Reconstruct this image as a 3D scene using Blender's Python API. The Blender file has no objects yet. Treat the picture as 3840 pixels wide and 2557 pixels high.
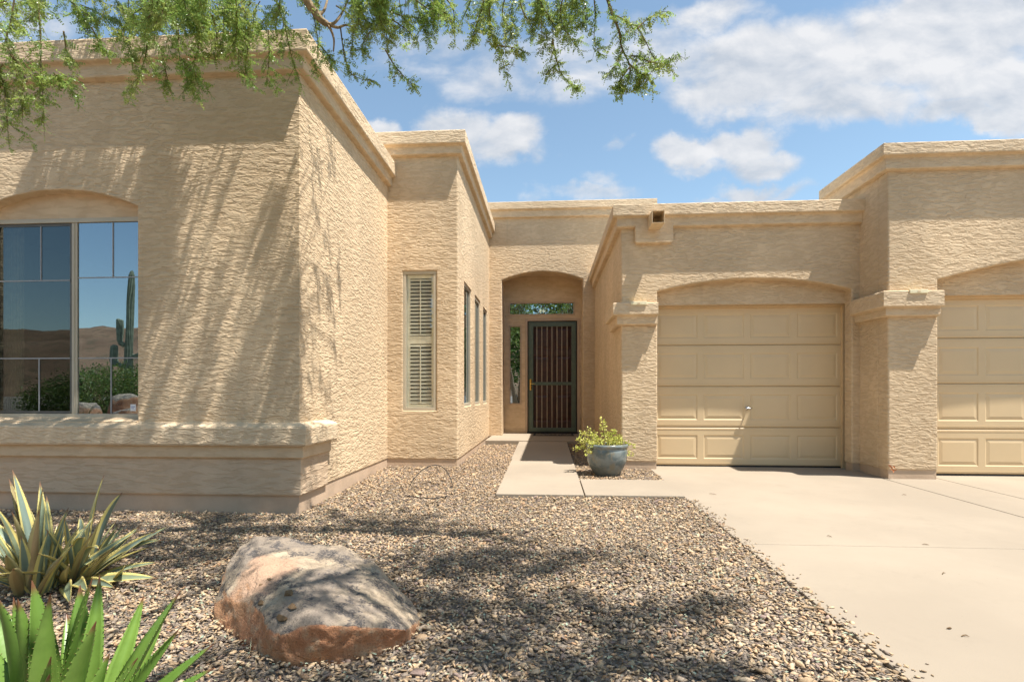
import bpy, bmesh, math, random
import numpy as np
from mathutils import Vector, Matrix, noise
from mathutils.geometry import tessellate_polygon

R = math.radians
rng = np.random.default_rng(7)
random.seed(7)
scn = bpy.context.scene
col = scn.collection

# ------------------------------------------------------------------ camera model (solved from the photograph)
F, PSI, YH, H = 2000.0, 0.0668, 1474.4, 1.133          # focal (px of a 3840 wide frame), yaw, horizon row, eye height
CP, SP = math.cos(PSI), math.sin(PSI)

def at(x, y, Y=None, X=None, Z=None):
    """photo pixel -> world point on the plane Y=, X= or Z="""
    u, w = (x - 1920) / F, (YH - y) / F
    dx, dy = -SP + u * CP, CP + u * SP
    d = Y / dy if Y is not None else X / dx if X is not None else (Z - H) / w
    return Vector((d * dx, d * dy, H + d * w))

# main planes of the house (metres)
YL, YB, YE, YG, YR = 5.257, 8.230, 12.717, 8.159, 7.500
YD1, YD2, YDE = 8.48, 7.82, 13.48
XL, XB, XG, XR = -2.512, -1.397, 1.111, 4.571
ZS = 0.10                                                # weep screed: stucco ends here
P1, P2 = 0.138, 0.072                                    # projection of the two cornice bands
XDRIVE = 1.54                                            # edge of the driveway

def gz(x, y):                                            # height of the gravel bed
    return float(gzn(np.array([x]), np.array([y]))[0])
def gzn(x, y):                                           # the same for arrays; the bed meets the driveway edge
    z0 = np.interp(y, [-400, 0, 2, 5.2, 8.2, 12.7, 30], [-.20, -.15, -.125, -.092, -.012, .040, .04])
    z1 = np.maximum(np.interp(y, [-20, 8.2, 9, 12.7], [-.446, -.013, .004, .085]), z0)
    f = np.clip((x + 1.3) / 2.1, 0, 1); f = f*f*(3-2*f)*(y > -6)
    return z0 + (z1 - z0) * f
def dz(y): return -0.004 + min(0.0, (y - 8.2)) * 0.0155   # driveway surface

# ------------------------------------------------------------------ mesh helpers
W = {}                                                   # world origin of every object

class MB:
    def __init__(s): s.v, s.f, s.uv = [], [], None
    def quad(s, a, b, c, d):
        n = len(s.v); s.v += [tuple(a), tuple(b), tuple(c), tuple(d)]; s.f.append((n, n+1, n+2, n+3))
    def poly(s, pts):
        n = len(s.v); s.v += [tuple(p) for p in pts]; s.f.append(tuple(range(n, n+len(pts))))
    def box(s, x0, x1, y0, y1, z0, z1):
        n = len(s.v)
        s.v += [(x0,y0,z0),(x1,y0,z0),(x1,y1,z0),(x0,y1,z0),(x0,y0,z1),(x1,y0,z1),(x1,y1,z1),(x0,y1,z1)]
        for q in ((0,3,2,1),(4,5,6,7),(0,1,5,4),(1,2,6,5),(2,3,7,6),(3,0,4,7)):
            s.f.append(tuple(n+i for i in q))
    def panel(s, loops, to3, ext):
        """flat wall with holes; loops in 2D, to3 maps to the outer face, ext = thickness vector"""
        flat = [p for l in loops for p in l]
        tris = tessellate_polygon([[Vector((p[0], p[1], 0)) for p in l] for l in loops])
        n = len(s.v); m = len(flat); ext = Vector(ext)
        A = [Vector(to3(p)) for p in flat]
        s.v += [tuple(p) for p in A] + [tuple(p + ext) for p in A]
        for t in tris:
            a, b, c = (A[i] for i in t)
            if (b - a).cross(c - a).dot(ext) > 0: t = (t[0], t[2], t[1])
            s.f.append((n+t[0], n+t[1], n+t[2])); s.f.append((n+m+t[0], n+m+t[2], n+m+t[1]))
        k = 0
        for l in loops:
            for i in range(len(l)):
                a, b = k+i, k+(i+1) % len(l)
                s.f.append((n+a, n+b, n+m+b, n+m+a))
            k += len(l)
    def sweep(s, path, prof):
        """profile (outward offset, z) along a plan path; outward is the right-hand side"""
        N = len(path); dirs = []
        for i in range(N-1):
            d = Vector((path[i+1][0]-path[i][0], path[i+1][1]-path[i][1])); dirs.append(d.normalized())
        rings = []
        for i in range(N):
            a = dirs[max(0, i-1)]; b = dirs[min(N-2, i)]
            na, nb = Vector((a.y, -a.x)), Vector((b.y, -b.x))
            m = (na + nb); m = m / m.dot(na) if m.length > 1e-6 else na
            rings.append([(path[i][0] + m.x*o, path[i][1] + m.y*o, z) for o, z in prof])
        n = len(s.v); k = len(prof)
        for r in rings: s.v += r
        for i in range(N-1):
            for j in range(k-1):
                s.f.append((n+i*k+j, n+i*k+j+1, n+(i+1)*k+j+1, n+(i+1)*k+j))
        s.f.append(tuple(n+j for j in range(k))); s.f.append(tuple(n+(N-1)*k+j for j in reversed(range(k))))
    def tube(s, pts, rad, seg=8, ribs=0, cap=True):
        pts = [Vector(p) for p in pts]; N = len(pts)
        if not hasattr(rad, '__len__'): rad = [rad]*N
        n = len(s.v); ref = None
        for i in range(N):
            t = (pts[min(i+1, N-1)] - pts[max(i-1, 0)]).normalized()
            if ref is None:
                ref = t.orthogonal().normalized()
            else:
                ref = (ref - t*ref.dot(t)).normalized()
            b = t.cross(ref)
            for k in range(seg):
                a = 2*math.pi*k/seg
                r = rad[i] * (1 - .16*(k % 2) if ribs else 1)
                s.v.append(tuple(pts[i] + (ref*math.cos(a) + b*math.sin(a))*r))
        for i in range(N-1):
            for k in range(seg):
                k2 = (k+1) % seg
                s.f.append((n+i*seg+k, n+i*seg+k2, n+(i+1)*seg+k2, n+(i+1)*seg+k))
        if cap:
            s.f.append(tuple(n+k for k in reversed(range(seg)))); s.f.append(tuple(n+(N-1)*seg+k for k in range(seg)))
    def lathe(s, c, prof, seg=40):
        n = len(s.v); k = len(prof)
        for i in range(seg):
            a = 2*math.pi*i/seg
            s.v += [(c[0]+r*math.cos(a), c[1]+r*math.sin(a), c[2]+z) for r, z in prof]
        for i in range(seg):
            i2 = (i+1) % seg
            for j in range(k-1):
                s.f.append((n+i*k+j, n+i2*k+j, n+i2*k+j+1, n+i*k+j+1))

def mesh_obj(name, V, Fc, mat, parent=None, origin=None, smooth=False, bevel=0, recalc=True):
    V = np.asarray(V, dtype=np.float64)
    if origin is None:
        lo, hi = V.min(0), V.max(0); origin = ((lo[0]+hi[0])/2, (lo[1]+hi[1])/2, lo[2])
    origin = Vector(origin)
    me = bpy.data.meshes.new(name)
    me.from_pydata((V - np.array(origin)).tolist(), [], [tuple(f) for f in Fc]); me.update()
    if recalc:
        bm = bmesh.new(); bm.from_mesh(me)
        if bevel:
            bmesh.ops.remove_doubles(bm, verts=bm.verts, dist=1e-5)
            bmesh.ops.dissolve_limit(bm, angle_limit=R(.5), verts=bm.verts, edges=bm.edges)
        bmesh.ops.recalc_face_normals(bm, faces=bm.faces)
        bm.to_mesh(me); bm.free()
    if smooth: me.polygons.foreach_set('use_smooth', [True]*len(me.polygons))
    me.materials.append(mat)
    o = bpy.data.objects.new(name, me); col.objects.link(o)
    o.location = origin
    if parent is not None:
        o.parent = parent; o.location = origin - W[parent.name]
    W[o.name] = origin
    if bevel:
        b = o.modifiers.new('bevel', 'BEVEL'); b.width = bevel; b.segments = 2; b.limit_method = 'ANGLE'; b.angle_limit = R(40)
    return o

def build(mb, name, mat, parent=None, **k): return mesh_obj(name, mb.v, mb.f, mat, parent, **k)

def np_mesh(name, V, nper, mat, parent=None, origin=(0,0,0), attr=None, smooth=False, tris=None):
    """big vertex array -> one mesh; nper verts per polygon in order, or tris index array"""
    me = bpy.data.meshes.new(name); origin = np.array(origin, float)
    V = (V.reshape(-1, 3) - origin).astype(np.float32)
    me.vertices.add(len(V)); me.vertices.foreach_set('co', V.ravel())
    if tris is None:
        idx = np.arange(len(V), dtype=np.int32); np_ = len(V)//nper; k = nper
    else:
        idx = tris.astype(np.int32).ravel(); k = tris.shape[1]; np_ = len(tris)
    me.loops.add(len(idx)); me.loops.foreach_set('vertex_index', idx)
    me.polygons.add(np_)
    me.polygons.foreach_set('loop_start', np.arange(np_, dtype=np.int32)*k)
    try: me.polygons.foreach_set('loop_total', np.full(np_, k, dtype=np.int32))
    except Exception: pass
    me.update(calc_edges=True)
    if smooth: me.polygons.foreach_set('use_smooth', np.ones(np_, dtype=bool))
    if attr is not None:
        a = me.color_attributes.new('tint', 'FLOAT_COLOR', 'POINT')
        a.data.foreach_set('color', attr.astype(np.float32).ravel())
    me.materials.append(mat)
    o = bpy.data.objects.new(name, me); col.objects.link(o); o.location = origin
    W[o.name] = Vector(origin)
    if parent is not None:
        o.parent = parent; o.location = Vector(origin) - W[parent.name]
    return o

def thing(name, label, cat, loc, group=None):
    o = bpy.data.objects.new(name, None); col.objects.link(o); o.location = loc; o.empty_display_size = .1
    W[o.name] = Vector(loc)
    return tag(o, label, cat, group)
def tag(o, label, cat, group=None):
    o['label'] = label; o['category'] = cat
    if group: o['group'] = group
    return o
def struct(o, kind='structure'): o['kind'] = kind; return o

# ------------------------------------------------------------------ material helpers
class NT:
    def __init__(s, name):
        s.m = bpy.data.materials.new(name); s.m.use_nodes = True; s.t = s.m.node_tree; s.n = s.t.nodes
        s.n.clear(); s.out = s.n.new('ShaderNodeOutputMaterial')
    def add(s, typ, **k):
        n = s.n.new(typ)
        for a, b in k.items(): setattr(n, a, b)
        return n
    def link(s, a, b): s.t.links.new(a, b)
    def setin(s, node, **k):
        for a, b in k.items():
            key = int(a[1:]) if a[0] == 'i' and a[1:].isdigit() else a.replace('_', ' ')
            sock = node.inputs[key]
            if hasattr(b, 'is_output'): s.link(b, sock)
            else: sock.default_value = b
        return node
    def pos(s, scale=(1,1,1), coord='world', rot=(0,0,0)):
        if coord == 'world': src = s.add('ShaderNodeNewGeometry').outputs['Position']
        else: src = s.add('ShaderNodeTexCoord').outputs['Object']
        mp = s.add('ShaderNodeMapping'); s.link(src, mp.inputs[0]); mp.inputs['Scale'].default_value = scale
        mp.inputs['Rotation'].default_value = rot
        return mp.outputs[0]
    def noise(s, vec, scale=1, detail=4, rough=.55, dist=0):
        n = s.add('ShaderNodeTexNoise'); s.link(vec, n.inputs['Vector'])
        s.setin(n, Scale=scale, Detail=detail, Roughness=rough, Distortion=dist); return n.outputs['Fac']
    def voro(s, vec, scale=1, feature='F1'):
        n = s.add('ShaderNodeTexVoronoi'); n.feature = feature; s.link(vec, n.inputs['Vector']); n.inputs['Scale'].default_value = scale
        return n
    def math(s, op, a, b=0, clamp=False):
        n = s.add('ShaderNodeMath', operation=op, use_clamp=clamp); s.setin(n, i0=a, i1=b); return n.outputs[0]
    def rng(s, v, a, b, c=0, d=1, smooth=True):
        n = s.add('ShaderNodeMapRange'); n.interpolation_type = 'SMOOTHSTEP' if smooth else 'LINEAR'
        s.setin(n, i0=v, i1=a, i2=b, i3=c, i4=d); return n.outputs[0]
    def mix(s, f, a, b, mode='MIX'):
        n = s.add('ShaderNodeMix', data_type='RGBA', blend_type=mode)
        for sock, val in ((n.inputs[0], f), (n.inputs[6], a), (n.inputs[7], b)):
            if hasattr(val, 'is_output'): s.link(val, sock)
            elif isinstance(val, (int, float)): sock.default_value = val
            else: sock.default_value = (*val, 1) if len(val) == 3 else val
        return n.outputs[2]
    def bump(s, h, strength=1, dist=.01, normal=None):
        n = s.add('ShaderNodeBump'); s.setin(n, Strength=strength, Distance=dist, Height=h)
        if normal: s.link(normal, n.inputs['Normal'])
        return n.outputs[0]
    def bsdf(s, color, rough=.6, normal=None, spec=.5, metal=0):
        n = s.add('ShaderNodeBsdfPrincipled')
        if hasattr(color, 'is_output'): s.link(color, n.inputs['Base Color'])
        else: n.inputs['Base Color'].default_value = (*color, 1)
        if hasattr(rough, 'is_output'): s.link(rough, n.inputs['Roughness'])
        else: n.inputs['Roughness'].default_value = rough
        n.inputs['Specular IOR Level'].default_value = spec; n.inputs['Metallic'].default_value = metal
        if normal: s.link(normal, n.inputs['Normal'])
        return n.outputs[0]
    def done(s, shader): s.link(shader, s.out.inputs[0]); return s.m

def m_stucco(name, base, dist=.011, zf=25, xf=6.0, strength=1.0, dsx=.55):
    t = NT(name)
    v = t.pos((xf, xf, zf))
    wob = t.noise(t.pos((1.2, 1.2, 1.2)), 1, 3)
    n1 = t.noise(v, 1.0, 2.2, .5, dsx)
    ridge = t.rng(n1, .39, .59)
    n2 = t.noise(t.pos((xf*2.2, xf*2.2, zf*1.5)), 1, 1.5, .5, .8)
    r2 = t.rng(n2, .42, .58)
    amp = t.rng(wob, .30, .62, .45, 1.0)
    h = t.math('ADD', t.math('MULTIPLY', ridge, amp), t.math('MULTIPLY', r2, .22))
    stain = t.noise(t.pos((.9, .9, .55)), 1, 5, .6)
    c = t.mix(t.rng(stain, .35, .70), tuple(x*.86 for x in base), tuple(min(1, x*1.07) for x in base))
    streak = t.noise(t.pos((7, 7, .7)), 1, 4)
    c = t.mix(t.math('MULTIPLY', t.rng(streak, .60, .78), .16), c, (.25, .20, .16))
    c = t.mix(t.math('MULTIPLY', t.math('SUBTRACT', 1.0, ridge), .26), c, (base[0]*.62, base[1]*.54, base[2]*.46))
    return t.done(t.bsdf(c, .92, t.bump(h, strength, dist), .15))

def m_plain(name, base, rough=.5, spec=.4, metal=0, var=.08, bscale=0, bdist=.001, coord='obj', nscale=6):
    t = NT(name); v = t.pos((1,1,1), coord)
    n = t.noise(v, nscale, 5, .6)
    c = t.mix(t.rng(n, .3, .7), tuple(x*(1-var) for x in base), tuple(min(1, x*(1+var)) for x in base))
    nm = t.bump(t.noise(v, bscale, 3), 1, bdist) if bscale else None
    return t.done(t.bsdf(c, rough, nm, spec, metal))

def m_concrete(name, base):
    t = NT(name); v = t.pos((1,1,1))
    a = t.noise(v, .55, 6, .6); b = t.noise(v, 7, 5, .65); f = t.noise(v, 160, 2)
    c = t.mix(t.rng(a, .32, .70), tuple(x*.90 for x in base), tuple(x*1.06 for x in base))
    c = t.mix(t.math('MULTIPLY', t.rng(b, .55, .8), .22), c, tuple(x*.70 for x in base))
    spots = t.rng(t.noise(v, 34, 2), .72, .78)
    c = t.mix(t.math('MULTIPLY', spots, .35), c, (.20, .16, .11))
    h = t.math('ADD', t.math('MULTIPLY', f, .6), t.math('MULTIPLY', b, .8))
    br = t.noise(t.pos((3, 260, 3)), 1, 2)
    h = t.math('ADD', h, t.math('MULTIPLY', br, .5))
    big = t.noise(t.pos((1,1,1)), .9, 6, .7)
    c = t.mix(t.math('MULTIPLY', t.rng(big, .56, .72), .20), c, tuple(x*.62 for x in base))
    return t.done(t.bsdf(c, .85, t.bump(h, .5, .0025), .25))

def m_glass(name, refl=.34, tint=(.55, .58, .56), wave=.0):
    t = NT(name)
    fr = t.add('ShaderNodeFresnel'); bf = t.add('ShaderNodeNewGeometry').outputs['Backfacing']; t.link(t.rng(bf, 0, 1, 1.5, 1/1.5, False), fr.inputs[0])
    fac = t.math('ADD', t.math('MULTIPLY', fr.outputs[0], 1.0 - refl), refl - .03, True)
    g = t.add('ShaderNodeBsdfGlossy'); g.inputs['Roughness'].default_value = 0.0; g.inputs['Color'].default_value = (.74, .88, 1, 1)
    if wave:
        nm = t.bump(t.noise(t.pos((1, 1, .35), 'obj'), 2.2, 2), 1, wave); t.link(nm, g.inputs['Normal'])
    tr = t.add('ShaderNodeBsdfTransparent'); tr.inputs[0].default_value = (*tint, 1)
    mx = t.add('ShaderNodeMixShader'); t.link(fac, mx.inputs[0]); t.link(tr.outputs[0], mx.inputs[1]); t.link(g.outputs[0], mx.inputs[2])
    return t.done(mx.outputs[0])

def m_leaf(name, c1, c2, trans=.35, rough=.45, scale=3.0, tint=True):
    t = NT(name)
    n = t.noise(t.pos((1,1,1)), scale, 3)
    c = t.mix(t.rng(n, .3, .7), c1, c2)
    if tint:
        a = t.add('ShaderNodeVertexColor', layer_name='tint'); c = t.mix(1.0, c, a.outputs[0], 'MULTIPLY')
    p = t.bsdf(c, rough, None, .35)
    tl = t.add('ShaderNodeBsdfTranslucent'); t.link(c, tl.inputs[0])
    mx = t.add('ShaderNodeMixShader'); mx.inputs[0].default_value = trans
    t.link(p, mx.inputs[1]); t.link(tl.outputs[0], mx.inputs[2])
    return t.done(mx.outputs[0])

STUCCO = (.675, .515, .335)
M = {}
M['stucco'] = m_stucco('stucco', STUCCO, dist=.0074, zf=27, xf=7.6, dsx=.8)
M['trim'] = m_stucco('trim_stucco', (.70, .545, .365), dist=.0058, zf=27, xf=7.6, dsx=.8)
M['wains'] = m_stucco('wainscot_stucco', (.63, .475, .325), dist=.0045, zf=22, xf=5)
M['band'] = m_stucco('smooth_stucco', (.68, .515, .335), dist=.0022, zf=16, xf=5)
M['stem'] = m_plain('painted_stem_wall', (.52, .385, .27), .8, .2, var=.10, bscale=30, bdist=.003, coord='world', nscale=2.5)
M['doorpaint'] = m_plain('garage_door_paint', (.63, .475, .28), .42, .45, var=.03, bscale=0, coord='world', nscale=1.5)
M['jamb'] = m_plain('door_jamb_paint', (.64, .46, .26), .5, .4, var=.05, coord='world')
M['concrete'] = m_concrete('concrete', (.318, .262, .196))
M['joint'] = m_plain('joint_filler', (.09, .075, .055), .9, .1, var=.3, coord='world', nscale=40)
M['alum'] = m_plain('tan_aluminium', (.48, .42, .31), .45, .5, var=.05)
M['alumdark'] = m_plain('dark_aluminium', (.10, .095, .08), .5, .5, var=.1)
M['muntin'] = m_plain('muntin_white', (.33, .33, .33), .5, .4)
M['glass'] = m_glass('window_glass', .33, (.40, .44, .46), .0012)
M['glass_dark'] = m_glass('tinted_glass', .075, (.55, .57, .52), .0014)
M['glass_clear'] = m_glass('clear_glass', .10, (.85, .86, .82), .002)
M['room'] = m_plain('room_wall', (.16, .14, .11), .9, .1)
M['curtain'] = m_plain('curtain', (.62, .54, .42), .9, .1, nscale=20, var=.2)
M['shutter'] = m_plain('shutter_white', (.90, .85, .72), .5, .4)
M['green'] = m_plain('green_metal', (.085, .115, .085), .38, .5, var=.12)
M['barmetal'] = m_plain('bar_metal', (.58, .50, .36), .4, .5)
M['wood'] = m_plain('red_wood_door', (.052, .017, .010), .45, .5, var=.35, nscale=9)
M['brass'] = m_plain('brass', (.70, .46, .13), .25, .5, metal=1)
M['chrome'] = m_plain('chrome', (.62, .62, .60), .2, .5, metal=1)
M['black'] = m_plain('black_rubber', (.02, .02, .02), .7, .3)
M['fixture'] = m_plain('cream_plastic', (.80, .72, .48), .45, .4)
M['roofing'] = m_plain('roof_coating', (.55, .52, .46), .9, .1, coord='world')
M['white'] = m_plain('white_vinyl', (.80, .82, .84), .4, .4)
M['blue'] = m_plain('blue_print', (.05, .12, .35), .4, .4)
M['sheet'] = m_plain('painted_sheet_metal', (.66, .50, .31), .5, .4)

# ------------------------------------------------------------------ SETTING: ground, driveway, walkway
def m_ground():
    t = NT('gravel_bed'); v = t.pos((1,1,1))
    vo = t.voro(v, 38); cell = vo.outputs['Color']
    sep = t.add('ShaderNodeSeparateColor'); t.link(cell, sep.inputs[0])
    c = t.mix(sep.outputs[0], (.16, .125, .095), (.36, .29, .215))
    c = t.mix(t.math('MULTIPLY', sep.outputs[1], .4), c, (.22, .20, .19))
    far = t.noise(v, .25, 5)
    c = t.mix(t.math('MULTIPLY', t.rng(far, .4, .7), .3), c, (.30, .24, .17))
    h = t.math('SUBTRACT', 1.0, t.math('MULTIPLY', vo.outputs['Distance'], 1.6))
    return t.done(t.bsdf(c, .9, t.bump(h, 1, .02), .2))
M['ground'] = m_ground()
xs = np.unique(np.concatenate([np.array([-900,-500,-250,-120,-60,-30,-15]), np.arange(-9, 16.1, .5), np.array([20,30,60,120,250,500,900])]))
ys = np.unique(np.concatenate([np.array([-900,-500,-250,-120,-60,-30,-15]), np.arange(-6, 17, .5), np.array([20,30,60,120,250,500,900])]))
g = MB()
for y in ys:
    for x in xs:
        g.v.append((x, y, gz(x, y) - .012 + (.012*noise.noise(Vector((x*.6, y*.6, 0))) if abs(x) < 9 and -6 < y < 17 else 0)))
nx = len(xs)
for j in range(len(ys)-1):
    for i in range(nx-1): g.f.append((j*nx+i, j*nx+i+1, (j+1)*nx+i+1, (j+1)*nx+i))
struct(build(g, 'ground', M['ground'], origin=(0,0,0), smooth=True))

def slab(mb, x0, x1, y0, y1, zf, thick=.12):
    """concrete slab whose top follows zf(y)"""
    n = max(1, int((y1-y0)/2.0)); yy = np.linspace(y0, y1, n+1)
    base = len(mb.v)
    for y in yy: mb.v += [(x0, y, zf(y)), (x1, y, zf(y)), (x1, y, zf(y)-thick), (x0, y, zf(y)-thick)]
    for i in range(n):
        a = base+i*4; b = a+4
        for p, q in ((0,1),(1,2),(2,3),(3,0)): mb.f.append((a+p, a+q, b+q, b+p))
    mb.f.append((base, base+3, base+2, base+1)); e = base+n*4; mb.f.append((e, e+1, e+2, e+3))

d = MB()
J = .007
xj1, xj2, yj = 4.53, 5.27, 4.36
for (x0, x1) in ((XDRIVE, xj1), (xj1, xj2), (xj2, 14.0)):
    rows = [(-14, -6), (-6, -.8), (-.8, yj), (yj, 8.60)] if x0 != xj1 else [(-14, -6), (-6, -.8), (-.8, yj), (yj, 8.60)]
    for (y0, y1) in rows:
        slab(d, x0+J, x1-J, y0+J*.5, y1-J*.5, dz)
struct(build(d, 'driveway', M['concrete'], bevel=.006, origin=(6, 0, 0)))
j = MB(); slab(j, XDRIVE+.02, 13.9, -13.9, 8.5, lambda y: dz(y)-.013, .05)
struct(build(j, 'driveway_joint', M['joint'], origin=(6, 0, 0)))

def wz(y): return float(np.interp(y, [5, 6.1, 7.1, 11.4, 14], [-.025, -.018, .000, .105, .12]))
w = MB()
slab(w, -.595, .42-.006, 6.10, 8.9, wz); slab(w, -.610, .41, 8.91, 11.39, wz)
slab(w, .42+.006, XDRIVE-.012, 6.10, 7.10, wz)
struct(build(w, 'walkway', M['concrete'], bevel=.008, origin=(0, 8, 0)))
w = MB(); slab(w, XB+.06, XG-.06, 11.40, 13.4, lambda y: .125, .14)
struct(build(w, 'porch_slab', M['concrete'], bevel=.01, origin=(0, 12, 0)))

# ------------------------------------------------------------------ HOUSE
house = thing('house', 'low tan stucco desert house with stepped flat parapets, arched garage doors and recessed entry', 'house', (0, 9, 0))

def arch(x0, x1, zs_, rise, n=18):
    """points of a segmental arch from (x1,zs) back to (x0,zs)"""
    c = (x0+x1)/2; hw = (x1-x0)/2; r = (hw*hw + rise*rise)/(2*rise); cz = zs_ + rise - r
    a0 = math.asin(hw/r)
    return [(c + r*math.sin(a), cz + r*math.cos(a)) for a in np.linspace(a0, -a0, n)]

def front(Y): return lambda p: (p[0], Y, p[1])
def side(X): return lambda p: (X, p[0], p[1])
BEV = .018
def stems(*pieces):
    for loop, mp, ext in pieces:
        m_ = MB(); m_.panel([loop], mp, ext); build(m_, 'stem_wall', M['stem'], house)
def wallpart(mb, name='wall', mat='stucco', bevel=BEV): return build(mb, name, M[mat], house, bevel=bevel)

ZLT, ZLF, ZLB = 4.7396, 4.516, 4.379
ZBT, ZBF, ZBB = 5.1727, 4.9687, 4.834
ZGT, ZGF, ZGB = 3.9424, 3.7675, 3.6225
ZRT, ZRF, ZRB = 4.4452, 4.2815, 4.12
ZET = at(2100, 752, Y=YE-P1).z; ZEF = at(2000, 783, Y=YE-P1).z; ZEB = at(2000, 813, Y=YE-P2).z

# --- left wing
wl = at(-85, 1000, Y=YL).x; wr = at(516, 1000, Y=YL).x
wsp = at(516, 772, Y=YL).z; wpk = at(215, 711, Y=YL).z
wb = at(300, 1560, Y=YL+.12).z
mb = MB(); hole = [(wl, wb-.04), (wr, wb-.04)] + arch(wl, wr, wsp, wpk-wsp)
mb.panel([[(-9.5, ZS), (XL, ZS), (XL, ZLT-.06), (-9.5, ZLT-.06)], hole], front(YL), (0, .22, 0))
wallpart(mb)
mb = MB(); mb.panel([[(YL+.215, ZS), (YB+.05, ZS), (YB+.05, ZLT-.06), (YL+.215, ZLT-.06)]], side(XL), (-.22, 0, 0)); wallpart(mb)
# recess infill above the window head
wtop = at(300, 828, Y=YL+.13).z
mb = MB(); mb.box(wl-.1, wr+.1, YL+.13, YL+.21, wtop, wpk+.05); wallpart(mb, 'window_header', 'band', 0)

def cornice(path, zt, zf, zb, p1=P1, p2=P2):
    r = .016
    prof = [(-.30, zt-.05), (-.30, zt), (p1-r, zt), (p1-r*.3, zt-r*.3), (p1, zt-r), (p1, zf+r), (p1-r*.3, zf+r*.3), (p1-r, zf), (p2+.012, zf-.004),
            (p2, zf-.018), (p2, zb+r), (p2-r*.3, zb+r*.3), (p2-r, zb), (0.002, zb-.006), (-.05, zb-.006), (-.05, zt-.05)]
    m = MB(); m.sweep(path, prof); return build(m, 'cornice', M['trim'], house)
cornice([(-9.5, YL), (XL, YL), (XL, YB-.001)], ZLT, ZLF, ZLB)

# sill band and wainscot wrap the corner
ye = 5.95
def wrap(path, prof, name, mat='band'):
    m = MB(); m.sweep(path, prof); return build(m, name, M[mat], house)
zs1, zs2, zs3 = .807, .600, .475
p = .115; r = .025
wrap([(-9.5, YL), (XL, YL), (XL, ye)], [(-.02, zs1+.035), (.0, zs1+.03), (p-r, zs1), (p-r*.3, zs1-r*.3), (p, zs1-r), (p, zs2+r), (p-r*.3, zs2+r*.3), (p-r, zs2), (-.02, zs2)], 'window_sill', 'trim')
p = .06; r = .012
wrap([(-9.5, YL), (XL, YL), (XL, ye-.05)], [(-.02, zs2-.001), (p, zs2-.001), (p, zs3+r), (p-r, zs3), (-.02, zs3)], 'sill_band', 'band')
p = .022
wrap([(-9.5, YL), (XL, YL), (XL, ye-.05)], [(-.02, zs3-.001), (p, zs3-.001), (p, ZS+.008), (p-.006, ZS-.004), (-.02, ZS-.004)], 'wainscot', 'wains')
stems(([(-9.5, -.45), (XL-.012, -.45), (XL-.012, ZS+.02), (-9.5, ZS+.02)], front(YL+.012), (0, .2, 0)), ([(YL+.21, -.45), (YB+.1, -.45), (YB+.1, ZS+.02), (YL+.21, ZS+.02)], side(XL-.012), (-.2, 0, 0)))
# sloped ledge under the window
mb = MB(); mb.quad((wl, YL-.03, zs1+.032), (wr, YL-.03, zs1+.032), (wr, YL+.2, wb+.012), (wl, YL+.2, wb+.012))
mb.quad((wl, YL-.03, zs1-.1), (wr, YL-.03, zs1-.1), (wr, YL-.03, zs1+.032), (wl, YL-.03, zs1+.032))
build(mb, 'window_ledge', M['band'], house)

# --- bump-out
bx0, bx1 = at(1510, 1200, Y=YB).x, at(1636, 1200, Y=YB).x
bz0, bz1 = at(1573, 1539, Y=YB).z, at(1573, 1016, Y=YB).z
mb = MB(); mb.panel([[(XL-.15, ZS), (XB, ZS), (XB, ZBT-.06), (XL-.15, ZBT-.06)], [(bx0, bz0), (bx1, bz0), (bx1, bz1), (bx0, bz1)]], front(YB), (0, .22, 0)); wallpart(mb)
mb = MB(); mb.panel([[(-6, ZLT-.4), (XL-.152, ZLT-.4), (XL-.152, ZBT-.06), (-6, ZBT-.06)]], front(YB), (0, .22, 0)); wallpart(mb)
sw = []
for xa, xb in ((1741, 1768), (1781, 1801.5), (1812, 1827)):
    sw.append((at(xa, 1300, X=XB).y, at(xb, 1300, X=XB).y))
sz0, sz1 = at(1741, 1524, X=XB).z, at(1741, 1053, X=XB).z
mb = MB(); mb.panel([[(YB+.215, ZS), (YE+.1, ZS), (YE+.1, ZBT-.06), (YB+.215, ZBT-.06)]] + [[(a, sz0), (b, sz0), (b, sz1), (a, sz1)] for a, b in sw], side(XB), (-.22, 0, 0)); wallpart(mb)
cornice([(-6, YB), (XB, YB), (XB, YE-.001)], ZBT, ZBF, ZBB)
stems(([(XL-.1, -.3), (XB-.012, -.3), (XB-.012, ZS+.02), (XL-.1, ZS+.02)], front(YB+.012), (0, .2, 0)), ([(YB+.21, -.3), (YE+.1, -.3), (YE+.1, ZS+.02), (YB+.21, ZS+.02)], side(XB-.012), (-.2, 0, 0)))

# --- entry wall with arched opening
ex0, ex1 = at(1881.6, 1300, Y=YE).x, at(2186, 1300, Y=YE).x
esp = at(2186, 1047, Y=YE).z; epk = at(2042, 1017, Y=YE).z
mb = MB()
mb.panel([[(XB-.1, ZS), (ex0, ZS)] + list(reversed(arch(ex0, ex1, esp, epk-esp))) + [(ex1, ZS), (2.40, ZS), (2.40, ZET-.06), (XB-.1, ZET-.06)]], front(YE), (0, .26, 0)); wallpart(mb)
cornice([(XB-.6, YE), (2.40, YE), (2.40, YE+3)], ZET, ZEF, ZEB)
stems(([(XB-.1, -.1), (ex0-.01, -.1), (ex0-.01, ZS+.02), (XB-.1, ZS+.02)], front(YE+.012), (0, .2, 0)), ([(ex1+.01, -.1), (XG+.1, -.1), (XG+.1, ZS+.02), (ex1+.01, ZS+.02)], front(YE+.012), (0, .2, 0)))
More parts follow.
